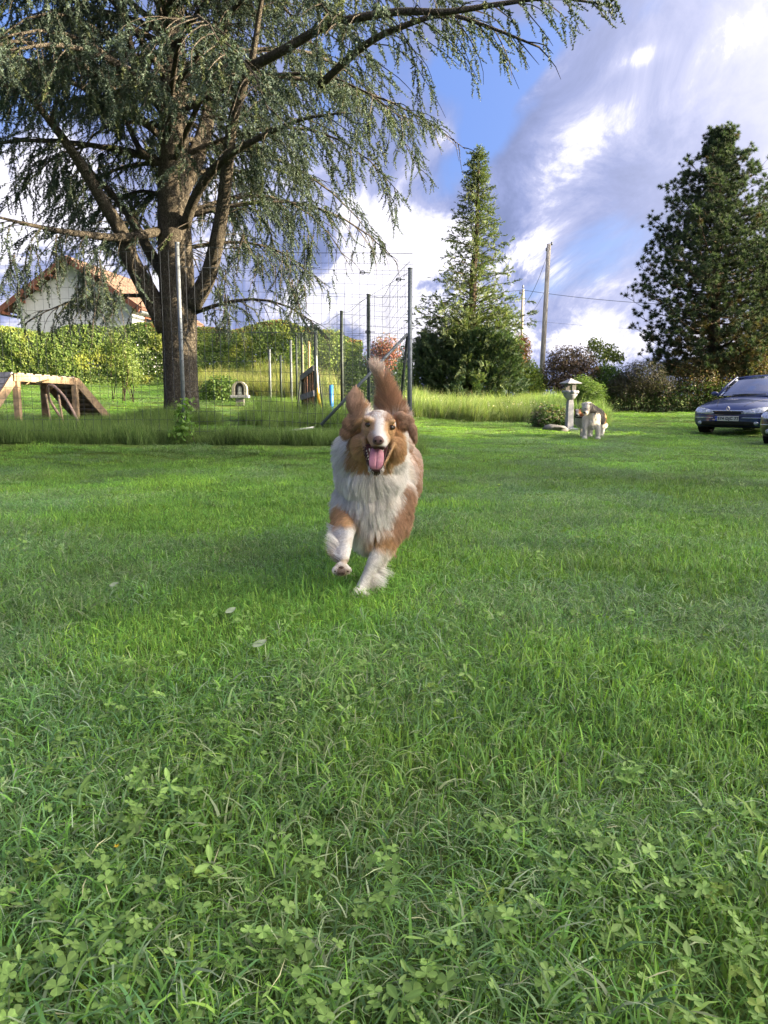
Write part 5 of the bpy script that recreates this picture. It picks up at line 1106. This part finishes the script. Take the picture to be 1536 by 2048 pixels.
def fur(name, bo, groups, n, org, parent, colfn, rad=.0006, pts=6, clumps=1500, clump=.5, skip=None, lenmul=1.0):
    me = bo.data; me.calc_loop_triangles(); tn = len(me.loop_triangles); ti = np.empty(tn*3, np.int32); me.loop_triangles.foreach_get('vertices', ti); ti = ti.reshape(-1, 3)
    V = np.empty(len(me.vertices)*3, np.float32); me.vertices.foreach_get('co', V); V = V.reshape(-1, 3).astype(float); Nn = np.empty(len(me.vertices)*3, np.float32); me.vertices.foreach_get('normal', Nn); Nn = Nn.reshape(-1, 3)
    a, b, c = V[ti[:, 0]], V[ti[:, 1]], V[ti[:, 2]]; ar = np.linalg.norm(np.cross(b-a, c-a), axis=1); f = rng.choice(tn, n, p=ar/ar.sum()); u = rng.random((n, 2)); s = u.sum(1) > 1; u[s] = 1-u[s]; w = 1-u.sum(1)
    P = a[f]*w[:, None]+b[f]*u[:, :1]+c[f]*u[:, 1:]; NN = Nn[ti[f, 0]]*w[:, None]+Nn[ti[f, 1]]*u[:, :1]+Nn[ti[f, 2]]*u[:, 1:]; NN /= np.linalg.norm(NN, axis=1, keepdims=True)+1e-9
    Pw = P+np.array(org)
    if skip is not None: k = ~skip(Pw); P, NN, Pw = P[k], NN[k], Pw[k]
    n = len(P); gi = nearest_group(Pw, groups); Ln = np.zeros(n); Fl = np.zeros((n, 3)); Li = np.zeros(n); Gv = np.zeros(n)
    for k, g in enumerate(groups):
        m = gi == k
        if not m.any(): continue
        L, fl = g['len'], g['flow']; Ln[m] = L(Pw[m], NN[m]) if callable(L) else L; Fl[m] = fl(Pw[m], NN[m]) if callable(fl) else np.array(fl); Li[m] = g.get('lift', .35); Gv[m] = g.get('grav', .25)
    Ln *= lenmul*(.65+.6*rng.random(n)); nv = np.stack([fbm(Pw+k*7.3, 14, 2)-.5 for k in range(3)], 1)*1.1; Fl = Fl/(np.linalg.norm(Fl, axis=1, keepdims=True)+1e-9)+nv+rng.normal(0, .09, (n, 3))
    T_ = Fl-NN*(Fl*NN).sum(1, keepdims=True); T_ /= np.linalg.norm(T_, axis=1, keepdims=True)+1e-9; d0 = NN*Li[:, None]*1.5+T_; d0 /= np.linalg.norm(d0, axis=1, keepdims=True)
    pos = np.empty((n, pts, 3)); pos[:, 0] = P; q = d0.copy(); fl = Fl/(np.linalg.norm(Fl, axis=1, keepdims=True))
    for i in range(1, pts):
        q = q+fl*.22; q[:, 2] -= Gv*.22; q /= np.linalg.norm(q, axis=1, keepdims=True); pos[:, i] = pos[:, i-1]+q*(Ln/(pts-1))[:, None]
    # clumping: pull the tips of neighbours together
    cs = np.where(Ln > .03, .021, .008)[:, None]; cell = np.floor(Pw/cs+nv*.4).astype(np.int64); key = (cell[:, 0]*73856093) ^ (cell[:, 1]*19349663) ^ (cell[:, 2]*83492791)
    uq, inv = np.unique(key, return_inverse=True); cnt = np.bincount(inv).astype(float); 
    tip = np.stack([np.bincount(inv, pos[:, -1, k])/cnt for k in range(3)], 1)[inv]; mid = np.stack([np.bincount(inv, pos[:, pts//2, k])/cnt for k in range(3)], 1)[inv]
    for i in range(1, pts):
        t = i/(pts-1); pos[:, i] += (tip-pos[:, -1] if False else (mid*(1-t)+tip*t-(pos[:, pts//2]*(1-t)+pos[:, -1]*t)))*clump*t*(.6+.4*rng.random((n, 1)))
    C = colfn(Pw+rng.normal(0, .003, (n, 3)), Ln)*(.80+.36*rng.random((n, 1))); cj = rng.random(len(uq))[inv][:, None]; C = C*(.86+.26*cj)
    cu = bpy.data.hair_curves.new(name); cu.add_curves([pts]*n); cu.attributes['position'].data.foreach_set('vector', pos.astype(np.float32).ravel()) if 'position' in cu.attributes else cu.points.foreach_set('position', pos.astype(np.float32).ravel())
    ra = cu.attributes.get('radius') or cu.attributes.new('radius', 'FLOAT', 'POINT'); rr = np.tile(rad*np.linspace(1, .25, pts), n)*np.repeat(np.where(Ln > .03, 1.15, .9), pts); ra.data.foreach_set('value', rr.astype(np.float32))
    ca = cu.attributes.new('Col', 'FLOAT_COLOR', 'CURVE'); c4 = np.ones((n, 4), np.float32); c4[:, :3] = np.clip(C, 0, .95); ca.data.foreach_set('color', c4.ravel())
    cu.materials.append(M_FUR); o = bpy.data.objects.new(name, cu); COL.objects.link(o); o.parent = parent; o['kind'] = 'stuff'; return o
def chain(A, B, ra, rb, n=6):
    A, B = Vector(A), Vector(B); return [(A.lerp(B, t), (ra+(rb-ra)*t,)*3) for t in np.linspace(0, 1, n)]
def path(P, R, n=5):
    out = []
    for i in range(len(P)-1): out += chain(P[i], P[i+1], R[i], R[i+1], n)
    return out
WHT = np.array([.84, .81, .77]); CRM = np.array([.62, .54, .44]); BRN = np.array([.37, .235, .155]); LBR = np.array([.52, .36, .26]); TAN = np.array([.60, .385, .205]); PNK = np.array([.40, .27, .24])

def main_dog():
    D = 2.83; fp = W(719, 1188, D); org = Vector((fp.x, fp.y, 0)); S = 1/FPX
    root = thing('dog', 'brown, tan and white long-haired dog running toward the camera with its tongue out', 'dog', (fp.x, fp.y, 0)); o = np.array(org)
    flow = lambda v: (lambda P, N: np.tile(v, (len(P), 1)))
    hc = W(757, 858, 2.74)      # skull centre
    def chest_flow(P, N):
        f = np.zeros_like(P); cx = W(748, 1000, 2.9).x; f[:, 0] = (P[:, 0]-cx)*3.5+(fbm(P+2, 9, 2)-.5)*1.6; f[:, 1] = -.05; f[:, 2] = -.75; return f
    def leg_feather(axis_out):
        def L(P, N): back = np.clip(N[:, 1]*.9+N[:, 0]*axis_out*.7, 0, 1); return .012+.075*back**1.3
        return L
    G = []
    def g(s, len_, fl, lift=.35, grav=.25, tag_=''): G.append(dict(s=s, len=len_, flow=fl, lift=lift, grav=grav, tag=tag_))
    # trunk
    g([(W(742, 985, 3.00), (.108, .15, .165)), (W(744, 1040, 2.98), (.080, .11, .10)), (W(740, 935, 2.95), (.122, .13, .115))], lambda P, N: .058+.02*np.clip(-N[:, 1], 0, 1), chest_flow, .45, .35)
    g([(W(762, 955, 3.15), (.130, .18, .165)), (W(778, 955, 3.35), (.135, .18, .150)), (W(786, 935, 3.52), (.125, .16, .145)), (W(772, 880, 3.3), (.105, .22, .09))], .05, lambda P, N: np.c_[N[:, 0]*.5, np.ones(len(P))*.9, -np.ones(len(P))*.5], .35, .3)
    # neck
    g([(W(741, 905, 2.91), (.118, .10, .10)), (W(752, 880, 2.87), (.090, .09, .085))], .062, lambda P, N: np.c_[(P[:, 0]-hc.x)*9, np.ones(len(P))*.5, -np.ones(len(P))*.8], .55, .3)
    # skull and cheeks
    g([(hc, (.062, .068, .056)), (W(757, 845, 2.76), (.055, .06, .046))], .011, lambda P, N: np.c_[(P[:, 0]-hc.x)*6, np.ones(len(P)), np.ones(len(P))*.25], .18, .0)
    g([(W(725, 890, 2.755), (.031, .043, .044)), (W(791, 897, 2.765), (.031, .043, .044))], .027, lambda P, N: np.c_[(P[:, 0]-hc.x)*12, np.ones(len(P))*.6, -np.ones(len(P))*.8], .35, .25)
    # brows
    g([(W(735, 838, 2.688), (.018, .016, .012)), (W(782, 843, 2.694), (.018, .016, .012))], .007, (0, .5, .6), .12, 0)
    # muzzle: upper jaw, lips
    nz = W(757, 880, 2.585)
    g(chain(W(758, 858, 2.68), W(757.5, 880, 2.605), .034, .0225, 8)+chain(W(745, 875, 2.66), W(750, 893, 2.612), .020, .0125, 5)+chain(W(771, 877, 2.66), W(765, 894, 2.612), .020, .0125, 5), .005, lambda P, N: np.c_[(P[:, 0]-nz.x)*5, np.ones(len(P)), np.ones(len(P))*.2], .08, 0)
    # mouth corners and lower jaw (hangs open)
    g(chain(W(726, 880, 2.708), W(742, 940, 2.657), .0115, .0080, 9)+chain(W(787, 888, 2.712), W(762, 940, 2.657), .010, .0080, 9)+chain(W(741, 941, 2.652), W(763, 941, 2.652), .0085, .0085, 5)+chain(W(752, 928, 2.70), W(752, 945, 2.67), .022, .012, 5), .011, (0, .5, -.8), .12, .15)
    # ears: left one blown up, right one folded down
    eL = [W(724, 838, 2.77), W(714, 818, 2.775), W(709, 800, 2.785), W(708, 788, 2.79)]
    g([(p, r) for p, r in zip(eL, ((.042, .018, .036), (.036, .014, .030), (.033, .011, .026), (.017, .008, .015)))]+[(W(704, 846, 2.78), (.031, .018, .032)), (W(722, 825, 2.775), (.034, .016, .026)), (W(692, 864, 2.785), (.022, .014, .024)), (W(710, 812, 2.78), (.034, .012, .03))], lambda P, N: .016+.014*np.clip(N[:, 0]+.4, 0, 1), lambda P, N: np.where((proj(P)[1] < 835)[:, None], np.array([[.15, .5, 1.0]]), np.array([[-.9, .5, -.55]])), .25, 0)
    g([(W(800, 832, 2.77), (.026, .018, .018)), (W(816, 842, 2.77), (.022, .014, .026)), (W(825, 860, 2.765), (.017, .012, .028)), (W(829, 874, 2.765), (.012, .010, .020)), (W(805, 845, 2.775), (.025, .02, .03))], .016, (.25, .3, -.9), .2, .1)
    # planted foreleg (right in the picture)
    g(path([W(788, 985, 3.0), W(783, 1040, 2.97), W(766, 1085, 2.91), W(748, 1122, 2.87)], [.072, .058, .038, .026]), lambda P, N: .018+.055*np.clip(N[:, 1]*.6+N[:, 0]*.8, 0, 1)**1.1, (.55, .35, -.8), .3, .2, 'up')
    g(path([W(748, 1122, 2.87), W(730, 1158, 2.845), W(722, 1176, 2.83)], [.026, .020, .021])+[(W(717, 1184, 2.805), (.028, .036, .018)), (W(708, 1187, 2.785), (.010, .016, .011)), (W(715, 1188, 2.775), (.010, .016, .011)), (W(722, 1188, 2.778), (.010, .016, .011)), (W(729, 1187, 2.788), (.010, .015, .011))], leg_feather(1.0), (.75, .4, -.65), .12, .1, 'low')
    # raised foreleg (left in the picture)
    g(path([W(703, 990, 2.99), W(697, 1030, 2.93), W(694, 1056, 2.86)], [.056, .044, .035]), lambda P, N: .022+.05*np.clip(N[:, 1]*.5-N[:, 0]*.9, 0, 1)**1.1, (-.6, .35, -.6), .3, .2, 'up')
    g(path([W(694, 1056, 2.86), W(692, 1090, 2.78), W(687, 1118, 2.70)], [.034, .025, .022]), lambda P, N: .008+.085*np.clip(N[:, 1]*.5-N[:, 0]*.95-.1, 0, 1)**1.2, (-.85, .3, .05), .12, .05, 'low')
    g([(W(683, 1134, 2.668), (.027, .018, .019)), (W(669, 1140, 2.655), (.0105, .014, .0125)), (W(678, 1143, 2.648), (.0105, .014, .0125)), (W(688, 1143, 2.648), (.0105, .014, .0125)), (W(697, 1139, 2.655), (.0105, .014, .0125))], .011, (0, -.2, -1), .2, .1, 'paw')
    # hind legs gathered under the body
    for px in (760, 784):
        g(path([W(px+6, 985, 3.50), W(px+3, 1030, 3.42), W(px, 1065, 3.52), W(px-2, 1108, 3.46)], [.080, .050, .024, .022])+[(W(px-3, 1112, 3.43), (.026, .04, .018))], .02, (0, .3, -1), .25, .2, 'hind')
    # tail
    tl = [W(784, 855, 3.56), W(782, 820, 3.55), W(775, 790, 3.52), W(764, 760, 3.48), W(753, 735, 3.45)]
    def tail_flow(P, N):
        f = np.zeros_like(P); f[:, 0] = N[:, 0]*.95-.22; f[:, 2] = 1.0; f[:, 1] = N[:, 1]*.2; return f
    g(path(tl, [.045, .030, .020, .015, .008], 5), lambda P, N: .060+.038*sstep(.80, .62, P[:, 2])*np.clip(np.abs(N[:, 0]), 0, 1), tail_flow, .30, -.05, 'tail')

    def blobs_at(px, py, lst):
        r = np.zeros(len(px))
        for cx, cy, rx, ry in lst: r = np.maximum(r, np.clip(1.6-1.0*np.sqrt(((px-cx)/rx)**2+((py-cy)/ry)**2), 0, 1))
        return np.clip(r*1.7-.3, 0, 1)[:, None]
    def colfn(P, Ln):
        px, py = proj(P); nz1 = fbm(P, 55, 3); nz2 = fbm(P+3, 22, 3); pxn, pyn = px+(nz2-.5)*22, py+(nz1-.5)*14; n = len(P); y = P[:, 1]
        C = np.tile(WHT, (n, 1))*(.88+.2*nz2[:, None])
        def mix(m, col): 
            nonlocal C
            m = np.asarray(m, float); m = m[:, None] if m.ndim == 1 else m; C = C*(1-m)+np.asarray(col)*m
        cream = sstep(.5, .75, nz2)*.45; mix(cream, CRM)
        mix((y < 2.72)*(py > 1118)*(px < 706)*sstep(.25, .5, nz1)*.8, np.array([.50, .38, .25])); mix((y < 2.70)*sstep(15, 6, np.hypot(px-682, (py-1142)*1.3))*.9, np.array([.13, .08, .05]))
        # back and flanks: merle
        back = sstep(3.02, 3.16, y); mer = sstep(.46, .56, fbm(P+5, 34, 3)); mix(back*.9, np.array([.66, .53, .46])); mix(back*(mer*sstep(930, 990, py)+sstep(.52, .60, fbm(P+5, 34, 3))*(1-sstep(930, 990, py))), BRN*1.25)
        mix(back*sstep(940, 985, pyn), BRN*1.15)
        # shoulders / upper legs
        mix(sstep(790, 808, pxn)*sstep(955, 985, pyn)*(y < 3.3), BRN*1.25)
        mix(sstep(668, 655, pxn-8)*sstep(985, 1010, pyn)*(py < 1075), LBR*1.15)
        mix(blobs_at(pxn, pyn, [(694, 1030, 26, 22)])*(y < 3.05)[:, None]*(py < 1060)[:, None], TAN*1.2)
        mix(blobs_at(pxn, pyn, [(772, 1072, 30, 26)])*(y < 3.05)[:, None], TAN*1.05); mix(blobs_at(pxn, pyn, [(795, 1040, 22, 46)])*(y < 3.1)[:, None], BRN*1.35)
        mix(sstep(3.35, 3.42, y)*sstep(880, 960, py), LBR)
        # head
        hd = (y < 2.83) & (py < 1000) & (P[:, 2] > .40); h = hd.astype(float)
        face = h*(py < 935)*(np.abs(px-758) < 90)
        d = np.maximum(np.abs(pxn-757)/76, np.abs(pyn-880)/52)
        mix(h*(np.hypot((pxn-757)/78, (pyn-870)/62) < 1.0), TAN)
        mix(blobs_at(pxn, pyn, [(705, 815, 26, 42), (700, 855, 26, 20), (812, 838, 34, 26), (826, 866, 17, 30), (718, 848, 22, 12), (790, 830, 24, 14)])*h[:, None]*(pyn < 893)[:, None], BRN*1.12)
        mix(blobs_at(pxn, pyn, [(706, 792, 12, 22)])*h[:, None], LBR*1.15)
        mix(blobs_at(pxn, pyn, [(734, 842, 13, 10), (786, 848, 12, 9), (735, 856, 16, 8), (788, 862, 14, 8)])*h[:, None], TAN*1.12)
        tip = blobs_at(px, py, [(752, 826, 17, 12), (738, 828, 10, 7), (760, 845, 8, 16)])*h[:, None]; mix(tip, WHT*.95); spk = sstep(.52, .62, fbm(P+11, 130, 2)); mix(tip[:, 0]*spk*.8, LBR*.9)
        mix(blobs_at(px, py, [(758, 862, 8, 20), (766, 885, 9, 16), (757, 868, 13, 8)])*h[:, None], WHT); mix(blobs_at(px, py, [(742, 880, 10, 14)])*h[:, None]*.7, np.array([.55, .36, .25]))
        # dark skin of the lips and mouth rim
        mth_ = hd & (y < 2.715) & (py > 893) & (np.abs(px-752) < 30+0*px); lip = mth_ & (Ln < .012); C[lip & (np.abs(px-752) < (945-py)*.45+9)] = (.10, .05, .05)
        # tail
        tl_ = (y > 3.36) & (py < 838); tp = tl_.astype(float); mix(tp, BRN*1.45); mix(tp*sstep(770, 742, py), np.array([.74, .63, .54])); mix(tp*sstep(6, -6, px-np.interp(py, [735, 800], [756, 768]))*sstep(815, 775, py)*.8, np.array([.70, .56, .46])); mix(tp*sstep(.55, .65, fbm(P+8, 40, 2))*sstep(790, 815, py), np.array([.55, .42, .36]))
        return C
    bo = body_mesh('body', G, .0062, 5, root, org, colfn)
    def skip(P):
        px, py = proj(P); y = P[:, 1]
        e = ((np.hypot((px-737.5)/7.5, (py-849)/4.6) < 1) | (np.hypot((px-783.5)/7.0, (py-855)/4.6) < 1)) & (y < 2.72)
        nose = (np.hypot((px-756.5)/13, (py-882)/11) < 1) & (y < 2.63)
        mouth = (y < 2.80) & (np.abs(px-752) < np.interp(py, [880, 900, 935, 946], [24, 21, 11, 2])) & (py > 897) & (py < 946) & (y > 2.60)
        return e | nose | mouth
    fur('fur', bo, G, 190000, org, root, colfn, rad=.00075, skip=skip)
    # eyes
    M_EYE = mat('eye_amber', (.06, .028, .012), .08, var=.2, scale=60, spec=.8, coat=1.0); M_PUP = mat('pupil', (.004, .004, .004), .05, coat=1.0); M_RIMS = mat('eyelid_skin', (.05, .028, .022), .5)
    for px, py, dp in ((737.5, 849, 2.690), (783.5, 855, 2.696)):
        c = W(px, py, dp)-org; V, F = ICO3; e = obj('eye', mesh_np('eye', V*.0100, F, M_EYE), root); e.location = c
        p = obj('pupil', mesh_np('pupil', V*np.array([.0050, .003, .0050]), F, M_PUP), e); p.location = (0, -.0092, .0)
        mb = MB(); ring = [c+Vector((.0115*math.cos(t), -.0052-.002*math.sin(t), .0075*math.sin(t))) for t in np.linspace(0, 6.283, 17)]; mb.tube(ring, .0020, 6, False); mb.build('eyelid', M_RIMS, root, True)
    # nose
    M_NOSE = mat('nose_leather', (.115, .055, .050), .38, var=.12, scale=60, bump=.6, bscale=400, spec=.5); M_HOLE = mat('nostril', (.008, .004, .004), .8)
    c = W(756.5, 881, 2.583)-org; V, F = ICO3; P = V.copy(); P[:, 0] *= 1-.22*(P[:, 2] < 0)*(-P[:, 2]); P = P*np.array([.0205, .014, .0170]); P[:, 2] -= .003*(np.abs(P[:, 0])/.02)**2; 
    groove = np.exp(-(P[:, 0]/.0022)**2)*(P[:, 2] < .002); P[:, 1] += groove*.003*(P[:, 1] < 0)
    no = obj('nose', mesh_np('nose', P, F, M_NOSE), root); no.location = c
    for s in (-1, 1):
        ns = obj('nostril', mesh_np('nostril', V*np.array([.0048, .004, .0042]), F, M_HOLE), no); ns.location = (s*.0088, -.0108, -.0005)
    # mouth: dark cavity, tongue, teeth
    M_MOUTH = mat('mouth_skin', (.085, .030, .032), .35, var=.2, scale=40, spec=.5); M_TONGUE = mat('tongue', (.50, .20, .26), .32, var=.10, scale=45, bump=.35, bscale=500, spec=.5); M_TOOTH = mat('tooth', (.72, .68, .56), .25, var=.04)
    def strip(name, rows, mt, th, parent=root):
        w_ = len(rows[0]); mb = MB(); mb.add([Vector(p)-org for r_ in rows for p in r_], [(i*w_+k, i*w_+k+1, (i+1)*w_+k+1, (i+1)*w_+k) for i in range(len(rows)-1) for k in range(w_-1)]); ob = mb.build(name, mt, parent, True); q = ob.modifiers.new('thickness', 'SOLIDIFY'); q.thickness = th; q.offset = 0; s2 = ob.modifiers.new('smooth', 'SUBSURF'); s2.levels = s2.render_levels = 2; return ob
    rows = []
    for py, hw, dp in ((888, 25, 2.69), (900, 22, 2.685), (915, 17.5, 2.672), (930, 13, 2.660), (940, 9, 2.655), (945, 4, 2.655)):
        rows.append([W(752+hw*u+.9*(0 if u < 0 else u), py, dp+.012*(1-u*u)) for u in (-1, -.6, -.2, .2, .6, 1)])
    strip('mouth', rows, M_MOUTH, .004)
    rows = []
    for py, hw, dp, cx in ((893, 9, 2.650, 755), (900, 13, 2.640, 754), (908, 14.0, 2.632, 753.5), (918, 14.8, 2.625, 753), (928, 14.6, 2.621, 752), (935, 11.5, 2.621, 751.5), (939, 6, 2.624, 751.5)):
        rows.append([W(cx+hw*u, py, dp+.005*u*u+(.0035 if abs(u) < .05 else 0)) for u in (-1, -.75, -.4, -.12, 0, .12, .4, .75, 1)])
    strip('tongue', rows, M_TONGUE, .0045)
    for px, py, dp, L in ((739, 897, 2.618, .012), (766.5, 898, 2.618, .010)):
        p = W(px, py, dp)-org; mb = MB(); mb.tube([p, p+Vector((0, 0, -L*.6)), p+Vector((0, .001, -L))], [.0024, .0018, .0004], 7); mb.build('tooth', M_TOOTH, root, True)
    for k in range(5):
        p = W(733+k*1.2, 903+k*5.5, 2.668)-org; mb = MB(); mb.tube([p, p+Vector((.0015, 0, .006))], [.0022, .0006], 6); mb.build('tooth', M_TOOTH, root, True)
    # pads of the raised paw
    M_PAD = mat('paw_pad', (.075, .045, .032), .7, var=.3, scale=50, bump=.8, bscale=200)
    for px, py, dp, r in ((683, 1136, 2.648, (.011, .007, .007)), (670, 1142.5, 2.641, (.0044, .0045, .0042)), (679, 1147, 2.634, (.0044, .0045, .0042)), (688, 1147, 2.634, (.0044, .0045, .0042)), (696, 1142.5, 2.641, (.0044, .0045, .0042))):
        pd = obj('paw_pad', mesh_np('paw_pad', ICO2[0]*np.array(r), ICO2[1], M_PAD), root); pd.location = W(px, py, dp+.003)-org
    M_CLAW = mat('claw', (.05, .035, .03), .4)
    for px, py, dp in ((707, 1190, 2.770), (714, 1192, 2.758), (722, 1192, 2.762), (730, 1190, 2.774)):
        p = W(px, py, dp)-org; mb = MB(); mb.tube([p, p+Vector((0, -.006, -.006))], [.0028, .0008], 6); mb.build('claw', M_CLAW, root, True)
main_dog()

def far_dog(name, label, anchor, G, colfn, eyes, nose, n=9000, rad=.0022, collar=None):
    org = Vector(anchor); root = thing(name, label, 'dog', org); bo = body_mesh('body', G, .016, 3, root, org, colfn); fur('fur', bo, G, n, org, root, colfn, rad=rad, pts=4, clump=.3)
    M_DK = mat('dark_nose', (.012, .010, .010), .35, coat=.5)
    for p in eyes: e = obj('eye', mesh_np('eye', ICO2[0]*.014, ICO2[1], M_DK), root); e.location = p-org
    e = obj('nose', mesh_np('nose', ICO2[0]*np.array([.030, .02, .024]), ICO2[1], M_DK), root); e.location = nose-org
    if collar:
        c, r = collar; mb = MB(); mb.tube([c-org+Vector((r*math.cos(t), r*math.sin(t)*.8, .02*math.sin(t))) for t in np.linspace(0, 6.283, 17)], .016, 6, False); mb.build('collar', mat('dark_collar', (.02, .02, .022), .6), root, True)
    return root
BLK = np.array([.028, .028, .032]); RBR = np.array([.34, .16, .075])
def bg_dogs():
    Y = 15.2; a = W(1180, 870, Y); a.z = T(a.x, a.y); gz = a.z
    def q(px, py, d=0): return W(px, py, Y+d)
    def gg(s, L, fl=(0, .4, -1), lift=.3): return dict(s=s, len=L, flow=fl, lift=lift, grav=.2)
    def foot(px, d): v = W(px, 868, Y+d); v.z = T(v.x, v.y)+.02; return v
    # white shaggy dog facing the camera, body going back to the right
    G = [gg([(q(1185, 830, .05), (.15, .17, .20)), (q(1184, 845, .02), (.12, .14, .14))], .06), gg([(q(1190, 832, .35), (.15, .25, .17)), (q(1194, 832, .7), (.15, .2, .17))], .06),
         gg([(q(1180, 818, -.02), (.10, .12, .12))], .06), gg([(q(1174.5, 818, -.12), (.085, .10, .085)), (q(1176, 810, -.06), (.09, .09, .06))], .035), gg([(q(1171.5, 826, -.22), (.045, .07, .042))], .02),
         gg([(q(1182.5, 818, -.05), (.035, .05, .075)), (q(1166.5, 817, -.05), (.03, .045, .06))], .03), gg([(q(1170, 808.5, .5), (.07, .05, .03)), (q(1176, 808, .5), (.09, .05, .045)), (q(1182, 811, .6), (.06, .06, .04))]+path([q(1184, 812, .6), q(1190, 822, .85)], [.045, .04]), .05)]
    for px, pt, d in ((1169.5, 1172, -.05), (1196, 1192, -.02)): G.append(gg(path([q(pt, 838, d+.05), q(px, 855, d), foot(px, d)+Vector((0, 0, .03))], [.075, .055, .045])+[(foot(px, d-.03)+Vector((0, 0, .01)), (.055, .07, .035))], .03))
    for px, d in ((1180, .78), (1203, .82)): G.append(gg(path([q(px, 838, d), q(px, 855, d), foot(px-.5, d)+Vector((0, 0, .03))], [.085, .05, .042])+[(foot(px-.5, d-.03)+Vector((0, 0, .01)), (.055, .07, .035))], .03))
    def col(P, L):
        px, py = proj(P); n = len(P); C = np.tile(WHT*.88, (n, 1))*(.85+.25*fbm(P, 9, 2)[:, None]); y = P[:, 1]; bk = (y > Y+.10) & (py > 814) & (py < 848) & (px > 1190); C[bk] = BLK*1.4
        ear = (px > 1179) & (py < 826) & (y < Y+.12) & (py > 806); C[ear] = BLK*1.4
        return C
    far_dog('dog', 'white shaggy dog with a black ear and saddle standing beside the stone lantern', a, G, col, [q(1170.5, 817, -.205), q(1177, 817, -.20)], q(1169.5, 825, -.295))
    # brown, black and white dog behind it
    Y2 = 15.9; b = W(1162, 865, Y2); b.z = T(b.x, b.y)
    def w(px, py, d=0): return W(px-4, py-2, Y2+d)
    def ft(px, d): v = W(px-4, 864, Y2+d); v.z = T(v.x, v.y)+.02; return v
    G2 = [gg([(w(1164, 842, .1), (.10, .13, .15))], .04), gg([(w(1176, 840, .22), (.16, .14, .14)), (w(1194, 836, .30), (.17, .14, .14)), (w(1203, 838, .34), (.13, .13, .15))], .04, (.8, 0, -.6)), gg([(w(1161, 831, 0), (.075, .09, .09))], .03), gg([(w(1159.5, 825.5, -.06), (.062, .08, .062))], .02), gg([(w(1158, 832, -.16), (.034, .06, .032))], .012),
          gg(path([w(1154, 823, -.02), w(1152.6, 818, -.01)], [.025, .008])+path([w(1164, 822, -.02), w(1166, 817, -.01)], [.025, .008]), .01, (0, 0, 1)), gg(path([w(1209, 842, .4), w(1213, 855, .42), w(1213, 853, .45)], [.035, .04, .05]), .05, (.4, .2, .3))]
    for px, d in ((1167, .02), (1187, .10)): G2.append(gg(path([w(px, 845, d+.05), w(px, 856, d), ft(px, d)], [.05, .035, .030])+[(ft(px, d-.02), (.035, .05, .028))], .015))
    for px, d in ((1206, .36), (1209.5, .42)): G2.append(gg(path([w(px-1, 845, d), w(px+2, 856, d+.05), ft(px, d)], [.07, .035, .030])+[(ft(px, d-.02), (.035, .05, .028))], .015))
    def col2(P, L):
        px, py = proj(P); px = px+4; py = py+2; n = len(P); C = np.tile(RBR, (n, 1))*(.8+.4*fbm(P, 9, 2)[:, None]); C[(px < 1172) & (py > 834)] = WHT*.85; C[py > 858] = WHT*.85; C[(np.abs(px-1158.5) < 2.6) & (py < 838) & (py > 820)] = WHT*.9; C[(px < 1163) & (py > 829) & (py < 837) & (P[:, 1] < Y2-.08)] = WHT*.9
        C[(py < 820) & (px < 1168)] = BLK*1.5;  C[(px > 1203) & (py < 836)] = TAN*1.2; C[(px > 1211) & (py > 850)] = WHT; return C
    far_dog('dog', 'brown, black and white collared dog peering out behind the white shaggy dog', b, G2, col2, [w(1156, 825, -.125), w(1162, 825, -.125)], w(1157.5, 832, -.22), 6000, .002, (w(1161.5, 835, -.0), .085))
bg_dogs()

# small litter on the lawn
def leaf_litter():
    for px, py, L, lab in ((228, 1170, .034, 'pale fallen leaf lying flat on the lawn, farthest of the three'), (462, 1226, .04, 'pale curled fallen leaf on the lawn, left of the dog\'s paws'), (520, 1292, .045, 'pale pointed fallen leaf standing in the lawn, nearest of the three')):
        d = cam_dir(px, py); t = (CAMZ-.058)/-d.z; p = Vector((0, 0, CAMZ))+d*t; p.z = T(p.x, p.y)+.058; mb = MB(); n = 7; a = rng.random()*.6+.2
        V = []; ex = Vector((math.cos(a), math.sin(a), .25)).normalized(); ey = Vector((-math.sin(a), math.cos(a), .5)).normalized()
        for i in range(n):
            u = i/(n-1); w = .011*math.sin(math.pi*min(1, u*.9+.08))+.0006; c = ex*(L*(u-.5)); V += [c-ey*w+Vector((0, 0, .003)), c, c+ey*w+Vector((0, 0, .003))]
        mb.add(V, [f for i in range(n-1) for f in ((3*i, 3*i+3, 3*i+4, 3*i+1), (3*i+1, 3*i+4, 3*i+5, 3*i+2))]); o = mb.build('fallen_leaf', mat('pale_dead_leaf', (.20, .25, .16), .8, var=.1, scale=60), None, True); o.location = p; tag(o, lab, 'leaf')
    d = cam_dir(233, 1686); t = (CAMZ-.05)/-d.z; p = Vector((0, 0, CAMZ))+d*t; p.z = T(p.x, p.y)+.04; root = thing('buttercup', 'tiny yellow flower in the near lawn at lower left', 'flower', p); my = mat('yellow_petal', (.75, .52, .02), .4, var=.03)
    for k in range(5):
        a = k*1.2566; mb = MB(); mb.add([(0, 0, 0), (.003*math.cos(a-.5), .003*math.sin(a-.5), .003), (.0055*math.cos(a), .0055*math.sin(a), .004), (.003*math.cos(a+.5), .003*math.sin(a+.5), .003)], [(0, 1, 2, 3)]); mb.build('petal', my, root)
    mb = MB(); mb.tube([(0, 0, 0), (.002, 0, -.04)], .0007, 4); mb.build('stem', mat('green_stem', (.09, .16, .04), .6), root)
leaf_litter()
print('tris', sum(sum(len(p.vertices)-2 for p in o.data.polygons) for o in COL.objects if o.type == 'MESH'))
